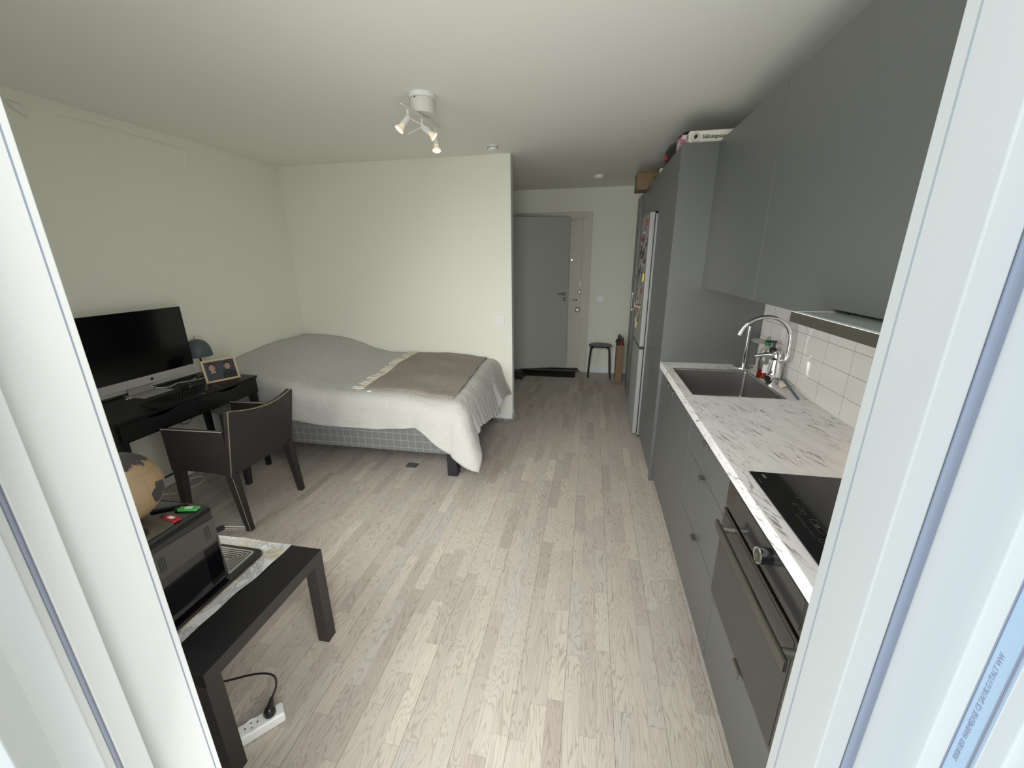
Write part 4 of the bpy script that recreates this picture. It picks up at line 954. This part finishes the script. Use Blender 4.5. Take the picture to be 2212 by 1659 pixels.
# fruit shaped emblem on the chin
ap = []
for k in range(40):
    a = 2 * PI * k / 40; r = .0105 * (1 + .10 * math.cos(2 * a) - .13 * math.exp(-((a - PI / 2) / .30) ** 2) - .06 * math.exp(-((a - 1.5 * PI) / .3) ** 2))
    u, v = r * math.cos(a), r * math.sin(a)
    d = math.hypot(u - .0125, v - .002)
    if d < .0055: u = .0125 + (u - .0125) / d * .0055; 
    ap.append((u, v))
e = MB(); e.prism(ap, lambda u, v, d: (SX + d, 2.096 + u, .853 + v), 0, .0012); e.prism([(0, .0105), (.0035, .0125), (.0045, .017), (.001, .015)], lambda u, v, d: (SX + d, 2.096 + u, .853 + v), 0, .0012); e.build('emblem', M['ink'], t, smooth=0)
MB().slab(lambda u, v: Vector((-2.800 - .005 - .165 * v, 1.975 + .195 * u, .7555)), 2, 2, .005).build('foot_plate', M['alu'], t)
MB().slab(lambda u, v: Vector((-2.955 + .07 * (v ** 2), 1.995 + .155 * u, .762 + .16 * v)), 2, 8, Vector((.006, 0, 0))).build('neck', M['alu'], t)
t = thing('keyboard', 'black keyboard at the front edge of the desk before the computer', 'keyboard', (-2.57, 2.05, .755))
a = Vector((-2.655, 1.835, .757)); b = Vector((-2.665, 2.265, .757)); kb = math.atan2(b.x - a.x, b.y - a.y)
Mk = Matrix.Translation((-2.492, 1.822, .757)) @ Matrix.Rotation(-math.radians(1.0) * -1, 4, 'Z') @ Matrix.Rotation(math.radians(4), 4, 'Y')
e = MB(); e.box(-.150, 0, 0, .432, 0, .012, .002, mtx=Mk); e.build('keyboard_base', M['black'], t)
e = MB()
for r in range(6):
    for c_ in range(20):
        e.box(-.138 + r * .0225, -.138 + r * .0225 + .0185, .008 + c_ * .0208, .008 + c_ * .0208 + .017, .011, .0185, .0015, 1, mtx=Mk)
o = e.build('keys', M['blackgloss'], t)
o['kind'] = 'stuff'
B(-.001, .001, .275, .30, .003, .008, mtx=Mk).build('silver_mark', M['nickel'], t)
t = thing('computer_mouse', 'black computer mouse between the keyboard and the photo frame', 'mouse', (-2.74, 2.22, .755))
MB().lathe([(0, .032), (.018, .029), (.028, .02), (.031, .008), (.03, 0), (0, 0)], (-2.745, 2.225, .7555), seg=24, sx=1.5).build('mouse_body', M['black'], t)
e = MB(); e.tube([(-2.955, 2.13, .80), (-2.93, 2.15, .770), (-2.885, 2.19, .758), (-2.90, 2.25, .758), (-2.935, 2.30, .758), (-2.88, 2.355, .758), (-2.85, 2.44, .758), (-2.90, 2.52, .758)], .0028, 8, smooth=3)
tag(e.build('charging_cable', M['whitecable']), 'white cable snaking across the desk top behind the keyboard', 'cable')
e = MB()
for dy in (0, .02): e.tube([(-2.885, 1.93 + dy, .762), (-2.90, 1.95 + dy, .760)], .004, 8)
tag(e.build('cable_plug', M['white']), 'two small white plugs beside the computer foot', 'plug')
# desk lamp
t = thing('desk_lamp', 'small blue-grey dome desk lamp with brass knob behind the photo frame', 'desk lamp', (-2.88, 2.47, .755))
lx, ly, lz = -2.935, 2.525, .905
MB().lathe([(.088, 0), (.087, .03), (.082, .070), (.066, .104), (.042, .124), (.008, .134), (.006, .130), (.040, .119), (.063, .100), (.080, .068), (.085, 0)], (lx, ly, lz), (-.05, 0, 1), 40).build('lamp_shade', M['bluegrey'], t, subd=2)
MB().lathe([(0, .156), (.005, .154), (.0065, .148), (.004, .141), (.004, .133)], (lx - .005, ly, lz), seg=14).build('finial', M['brass'], t)
MB().tube([(lx - .004, ly, lz + .1), (lx + .004, ly, lz - .05), (lx + .006, ly - .002, .765)], .006, 12).build('pole', M['black'], t)
MB().tube([(lx + .006, ly - .002, .763), (lx + .035, ly - .07, .763), (-2.866, 2.395, .766)], .007, 10).build('base_arm', M['black'], t)
MB().lathe([(0, .012), (.006, .011), (.008, .006), (.006, 0), (0, -.002)], (-2.868, 2.388, .760), seg=14).build('brass_foot', M['brass'], t)
MB().lathe([(0, 0), (.05, 0), (.05, .006), (0, .008)], (lx + .005, ly, .7555), seg=24).build('base_disc', M['black'], t)
# photo frame
t = thing('photo_frame', 'pale wooden photo frame with two portraits leaning on the desk', 'photo frame', (-2.64, 2.415, .755))
ax = Vector((.097, .196, 0)).normalized(); nn = Vector((.896, -.444, 0)); th = math.radians(15)
upv = Vector((-nn.x * math.sin(th), -nn.y * math.sin(th), math.cos(th))); nv = ax.cross(upv) * -1
nv = upv.cross(ax) * -1
nv = ax.cross(upv); 
if nv.dot(nn) < 0: nv = -nv
Fo = Vector((-2.689, 2.317, .7565)); FW_, FH = .219, .165
def PF(u, v, d): return Fo + ax * u + upv * v + nv * d
fr = MB(); b_ = .014
for (u0, u1, v0, v1) in ((0, FW_, 0, b_), (0, FW_, FH - b_, FH), (0, b_, b_, FH - b_), (FW_ - b_, FW_, b_, FH - b_)):
    fr.prism([(u0, v0), (u1, v0), (u1, v1), (u0, v1)], PF, -.008, .006)
fr.build('frame_border', M['pine'], t, smooth=0)
MB().prism([(b_ - .002, b_ - .002), (FW_ - b_ + .002, b_ - .002), (FW_ - b_ + .002, FH - b_ + .002), (b_ - .002, FH - b_ + .002)], PF, -.006, 0).build('backing', M['photobg'], t, smooth=0)
def ell(cx_, cy_, rx, ry, n=20, rot=0):
    return [(cx_ + rx * math.cos(2 * PI * k / n) * math.cos(rot) - ry * math.sin(2 * PI * k / n) * math.sin(rot), cy_ + rx * math.cos(2 * PI * k / n) * math.sin(rot) + ry * math.sin(2 * PI * k / n) * math.cos(rot)) for k in range(n)]
ph = MB()
def L_(poly, d, m_): ph.prism(poly, PF, d, d + .0003, m=m_)
# first portrait
L_([(.020, .017), (.103, .017), (.103, .050), (.098, .060), (.085, .066), (.072, .074), (.052, .074), (.038, .062), (.026, .050)], .0006, M['photoshirt'])
L_([(.052, .070), (.072, .070), (.070, .095), (.054, .095)], .0010, M['skin'])
L_(ell(.078, .104, .004, .007), .0008, M['skin'])
L_(ell(.060, .117, .0225, .027), .0010, M['hair']); L_(ell(.059, .104, .0185, .0245), .0014, M['skin'])
L_([(.039, .120), (.045, .127), (.060, .129), (.074, .126), (.079, .117), (.080, .130), (.070, .141), (.052, .143), (.040, .134)], .0018, M['hair'])
L_(ell(.052, .108, .003, .0012), .0018, M['hair']); L_(ell(.066, .108, .003, .0012), .0018, M['hair']); L_(ell(.059, .092, .007, .0018), .0018, M['lips']); L_(ell(.059, .0925, .0045, .0008), .0022, M['white'])
L_([(.048, .072), (.053, .078), (.057, .070), (.052, .066)], .0014, M['paper']); L_([(.070, .078), (.076, .073), (.072, .067), (.066, .070)], .0014, M['paper'])
# second portrait
L_([(.112, .017), (.202, .017), (.202, .058), (.185, .068), (.168, .076), (.150, .076), (.134, .068), (.116, .056)], .0006, M['photodark'])
L_(ell(.137, .106, .004, .007), .0008, M['skin']); L_(ell(.156, .120, .021, .023), .0010, M['hair']); L_(ell(.157, .103, .0165, .0235), .0014, M['skin'])
L_([(.138, .112), (.142, .122), (.158, .123), (.171, .120), (.175, .112), (.176, .128), (.166, .140), (.150, .141), (.138, .130)], .0018, M['hair'])
L_(ell(.151, .107, .003, .0011), .0018, M['hair']); L_(ell(.164, .107, .003, .0011), .0018, M['hair']); L_(ell(.158, .091, .005, .0012), .0018, M['lips']); L_(ell(.153, .055, .0022, .0022), .0012, M['paper'])
L_([(.1085, .014), (.1095, .014), (.1095, .150), (.1085, .150)], .0008, M['greycable'])
ph.build('portrait_prints', None, t, smooth=0)
MB().prism([(.09, .0), (.13, .0), (.12, .11), (.10, .11)], lambda u, v, d: PF(u, v, -.008 - d * (1 - v / .11)), 0, .05).build('easel_back', M['black'], t, smooth=0)
# cables under desk
def cable(pts, m_, lab_, r=.003): tag(MB().tube(pts, r, 8, smooth=3).build('hanging_cable', m_), lab_, 'cable')
cable([(-3.02, 2.20, .63), (-3.01, 2.24, .50), (-3.02, 2.34, .40), (-3.00, 2.40, .42), (-3.0, 2.46, .58)], M['greycable'], 'dark grey cable drooping in a loop under the desk')
cable([(-3.0, 2.42, .63), (-2.99, 2.43, .50), (-2.99, 2.46, .34), (-3.0, 2.46, .10), (-3.01, 2.40, .01)], M['whitecable'], 'white cable hanging straight down beside the rear desk leg')
cable([(-3.02, 1.95, .30), (-2.97, 1.93, .22), (-2.93, 1.98, .02), (-2.85, 2.05, .008), (-2.80, 2.20, .008), (-2.90, 2.30, .008), (-2.96, 2.18, .02)], M['whitecable'], 'white cable curling on the floor under the desk')
B2 = B(-3.025, -3.018, 1.60, 2.52, .075, .085); tag(B2.build('cable_duct', M['black']), 'thin black cable duct along the wall above the skirting under the desk', 'cable duct')

# ---------------------------------------------------------------- leather chair
t = thing('leather_armchair', 'dark brown leather armchair with stitched edges pulled up to the desk', 'chair', (-2.22, 2.02, 0))
YA, YC = 1.765, 2.275
def backp(u, v):
    # u across, v up
    y = YA + (YC - YA) * u; bot = .375; dip = .042 * (1 - (2 * u - 1.1) ** 2) if abs(2 * u - 1.1) < 1 else 0
    top = .792 - dip - (.02 * max(0, (u - .97) / .03))
    z = bot + (top - bot) * v
    x = -2.035 + .078 * v + .022 * math.sin(PI * u) * v
    return Vector((x, y, z))
e = MB(); e.slab(backp, 24, 14, Vector((-.030, 0, 0))); e.build('backrest', M['leather'], t, smooth=50)
def armp(y0):
    def f(u, v):
        x = -2.455 + .43 * u; top = .655 + .012 * u; bot = .385 + .01 * math.sin(PI * u) - .0 * u
        return Vector((x, y0, bot + (top - bot) * v))
    return f
for y0 in (YA - .002, YC - .026):
    e = MB(); e.slab(armp(y0), 12, 8, Vector((0, .028, 0))); o = e.build('armrest', M['leather'], t, smooth=50)
    MB().tube([(-2.455, y0 + .001, .657), (-2.25, y0 + .001, .662), (-2.03, y0 + .001, .668)], .0035, 6).build('edge_piping', M['piping'], o)
e = MB(); e.box(-2.45, -2.03, YA + .026, YC - .026, .385, .475, .02, 3); e.build('seat', M['leather'], t)
for (tx, ty), (bx, by) in (((-2.052, YA + .0225), (-2.008, YA + .020)), ((-2.052, YC - .0225), (-2.012, YC - .018)), ((-2.425, YC - .024), (-2.455, YC - .018)), ((-2.425, YA + .0235), (-2.450, YA + .018))):
    o = MB().frustum((tx, ty, .392), (bx, by, 0), (.027, .024), (.018, .017), .003).build('leg', M['leather'], t)
# zip stitching down the near corner and along the top edge and down the leg
e = MB(); pts = [backp(u / 30, 1) + Vector((.0005, 0, .001)) for u in range(31)]
pts2 = [backp(0, v / 16) + Vector((.001, -.001, 0)) for v in range(16, -1, -1)]
def stitches(p, step=.006, w_=.0045):
    L0 = 0; 
    for a, b in zip(p, p[1:]):
        d = (b - a); n = max(1, int(d.length / step))
        for k in range(n):
            q = a + d * (k / n); e.box(q.x - .0025, q.x + .0025, q.y - .0018, q.y + .0018, q.z - .0018, q.z + .0018)
stitches(pts); stitches(pts2)
e.build('zip_stitching', M['stitch'], t, smooth=0)
e = MB(); e.tube([(-2.027, YA - .001, .37), (-1.991, YA + .003, .005)], .0016, 6); e.build('leg_seam', M['stitch'], t)

# ---------------------------------------------------------------- side table with coffee machine
t = thing('side_table', 'black-brown square side table with thick legs near the balcony door', 'table', (-1.33, .95, 0))
TXF, TY0, TY1 = -1.052, .680, 1.224; TXB = -1.597
B(TXB, TXF, TY0, TY1, .400, .450, .0012).build('table_top', M['tableblack'], t)
e = MB(); e.box(TXF + .0002, TXF + .0012, TY0 + .001, TY1 - .001, .401, .449); e.build('edge_band', M['tableleg'], t, smooth=0)
for x in (TXB, TXF - .05):
    for y in (TY0, TY1 - .05): B(x, x + .05, y, y + .05, 0, .3995, .001).build('leg', M['tableleg'], t)
# paper liner
e = MB(); e.slab(lambda u, v: Vector((-1.56 + .375 * u + .003 * math.sin(v * 11) * u - .035 * (1 - v) * u, .70 + .524 * v, .4505 + .002 * (1 + math.sin(v * 23 + u * 9)))), 16, 24, .0008)
tag(e.build('paper_liner', M['liner']), 'crinkled grey-white paper liner under the coffee machine', 'paper')
# machine
mx0, mx1, my0, my1 = -1.508, -1.270, .66, 1.012
t = thing('coffee_machine', 'glossy black espresso machine with steel drip grid on the side table', 'coffee machine', (-1.39, .9, .455))
e = MB(); tmpb = bmesh.new()
e.box(mx0, mx1, my0, my1, .470, .785, .022, 4); e.build('body', M['blackgloss'], t, smooth=40)
e = MB(); e.prism([(my0 + .02, .650), (my1 - .026, .650), (my1 - .018, .668), (my1 - .012, .70), (my1 - .012, .735), (my0 + .02, .755)], lambda u, v, d: (d, u, v), mx1 - .002, mx1 + .0015); sp2 = e.build('side_panel', M['machinegrey'], t, smooth=0)
for yv in (.955, .800):
    e = MB()
    for k in range(3): e.box(mx1 + .001, mx1 + .0025, yv + k * .0075, yv + k * .0075 + .003, .672, .722)
    e.build('vent_slots', M['ink'], sp2, smooth=0)
e = MB(); e.box(mx1 - .002, mx1 + .0012, my1 - .074, my1 - .020, .495, .640, .001); e.build('water_tank_window', M['screen'], t)
e = MB(); e.prism(rrect(mx0 + .01, mx1 - .018, .70, .905, .03), lambda u, v, d: (u, v, d), .784, .7895, bev=.001); lid = e.build('bean_lid', M['lidbrown'], t)
MB().lathe([(.046, .0), (.046, .003), (.040, .003), (.038, .001), (0, .001)], (-1.352, .80, .789), seg=32).build('lid_dial', M['ovenglass'], lid)
# base and drip tray
e = MB(); e.prism(rrect(mx0 - .004, mx1 + .012, my0, 1.160, .03), lambda u, v, d: (u, v, d), .4535, .470, bev=.002); e.build('base_tray', M['blackgloss'], t)
e = MB(); rr = rrect(mx0 - .006, mx1 + .0145, my0, 1.1625, .032); e.prism(rr, lambda u, v, d: (u, v, d), .4575, .4605); e.build('tray_trim', M['brass'], t)
e = MB(); e.prism(rrect(mx0 + .015, mx1 - .018, my1 + .004, 1.142, .014), lambda u, v, d: (u, v, d), .4695, .474, bev=.001); gr = e.build('drip_grid', M['gridsteel'], t)
e = MB(); 
for k in range(5):
    ins = .010 + .012 * k; 
    x0, x1, y0_, y1_ = mx0 + .015 + ins, mx1 - .018 - ins, my1 + .004 + ins * .85, 1.142 - ins * .85
    if y1_ - y0_ < .008: break
    w_ = .0036
    for q in ((x0, x1, y0_, y0_ + w_), (x0, x1, y1_ - w_, y1_), (x0, x0 + w_, y0_ + .006, y1_ - .006), (x1 - w_, x1, y0_ + .006, y1_ - .006)): e.box(q[0], q[1], q[2], q[3], .4738, .4745)
e.build('grid_slots', M['ink'], gr, smooth=0)
e = MB(); e.box(-1.42, -1.36, my1 - .005, my1 + .055, .60, .68, .008, 3); e.build('coffee_spout', M['blackgloss'], t)
e = MB(); e.tube([(-1.300, my1 - .004, .664), (-1.298, 1.045, .655)], .011, 14); e.build('wand_joint', M['black'], t)
e = MB(); e.tube([(-1.298, 1.042, .655), (-1.290, 1.118, .598)], .0085, 16); e.build('steam_wand', M['chrome'], t)
tag(MB().lathe([(0, 0), (.028, 0), (.031, .005), (.034, .075), (.032, .075), (.029, .008), (0, .008)], (-1.398, 1.050, .4755), seg=28).build('cup', M['white']), 'white cup standing on the drip grid of the coffee machine', 'cup')
# items on the machine
def lighter(p, rz, m_, lab_, name='lighter'):
    t = thing(name, lab_, 'lighter', p); Mx = Matrix.Translation(p) @ Matrix.Rotation(rz, 4, 'Z')
    B(-.036, .030, -.0115, .0115, 0, .010, .004, 3, mtx=Mx).build('body', m_, t); B(-.048, -.036, -.008, .008, .001, .009, .002, mtx=Mx).build('cap', M['black'], t)
    B(-.014, .012, -.006, .006, .0099, .0102, mtx=Mx).build('white_print', M['paper'], t)
lighter((-1.312, .962, .7853), .22, M['green'], 'green lighter lying on top of the coffee machine')
lighter((-1.318, .905, .7853), -.15, M['red'], 'red lighter lying on top of the coffee machine')
tag(B(-.034, .034, -.016, .016, 0, .012, .004, mtx=Matrix.Translation((-1.345, .785, .7915)) @ Matrix.Rotation(1.1, 4, 'Z')).build('mint_box', M['lime']), 'lime green packet on the round lid of the coffee machine', 'packet')
tag(MB().tube([(-1.43, .925, .790), (-1.345, .985, .790)], .005, 10).build('pen', M['black']), 'black pen lying behind the green lighter on the coffee machine', 'pen')
# globe
t = thing('globe', 'kraft brown globe with dark continents standing on the coffee machine', 'globe', (-1.432, .858, .790))
N = 20; MB().lathe([(.116 * math.sin(PI * k / N), .116 - .116 * math.cos(PI * k / N)) for k in range(N + 1)], (-1.432, .858, .800), seg=48).build('sphere', M['globe'], t, smooth=180)
MB().lathe([(0, 0), (.022, 0), (.022, .006), (.016, .012), (0, .012)], (-1.432, .858, .7900), seg=28).build('foot_ring', M['black'], t)
# power strip and plug
t = thing('power_strip', 'white multi-socket power strip on the floor under the side table', 'power strip', (-1.10, .79, 0))
va = Vector((-1.026, .888, 0)); vb = Vector((-1.235, .64, 0)); dd_ = (vb - va).normalized(); rz = math.atan2(dd_.y, dd_.x)
Mp = Matrix.Translation((-1.040, .872, 0)) @ Matrix.Rotation(rz, 4, 'Z')
B(-.012, .30, -.027, .027, 0, .042, .008, 3, mtx=Mp).build('strip_body', M['white'], t)
for k in range(5):
    c0 = Mp @ Vector((.030 + .058 * k, 0, .0425)); MB().lathe([(.0245, .0), (.0245, .0010), (.021, .0012), (.0195, -.0022), (0, -.0022)], c0, seg=28).build('socket', M['white'], t)
e = MB()
for k in range(1, 5):
    for sy_ in (-.0095, .0095):
        c0 = Mp @ Vector((.030 + .058 * k + .000, sy_, .0408)); e.lathe([(0, .0012), (.0028, .0012), (.0028, 0)], c0, seg=10)
        c1 = Mp @ Vector((.030 + .058 * k + (.019 if sy_ > 0 else -.019), 0, .042)); e.box(c1.x - .0015, c1.x + .0015, c1.y - .003, c1.y + .003, .0415, .0437)
e.build('pin_holes', M['ink'], t, smooth=0)
t = thing('power_plug', 'black plug in the first socket of the white power strip with its cord', 'plug', (-1.06, .85, .04))
pc = Mp @ Vector((.030, 0, .045)); pc = Vector(pc)
MB().lathe([(0, 0), (.0185, 0), (.0195, .012), (.016, .022), (.010, .030), (0, .031)], pc, seg=24).build('plug_body', M['black'], t)
MB().tube([pc + Vector((0, 0, .02)), pc + Vector((.006, .010, .045)), pc + Vector((.008, .014, .062))], [.013, .009, .005], 12, smooth=1).build('strain_relief', M['black'], t)
MB().tube([pc + Vector((.008, .014, .058)), (-1.060, .905, .118), (-1.085, .920, .140), (-1.15, .905, .145), (-1.25, .87, .125), (-1.40, .84, .10), (-1.50, .80, .05)], .0035, 10, smooth=3).build('cord', M['black'], t)
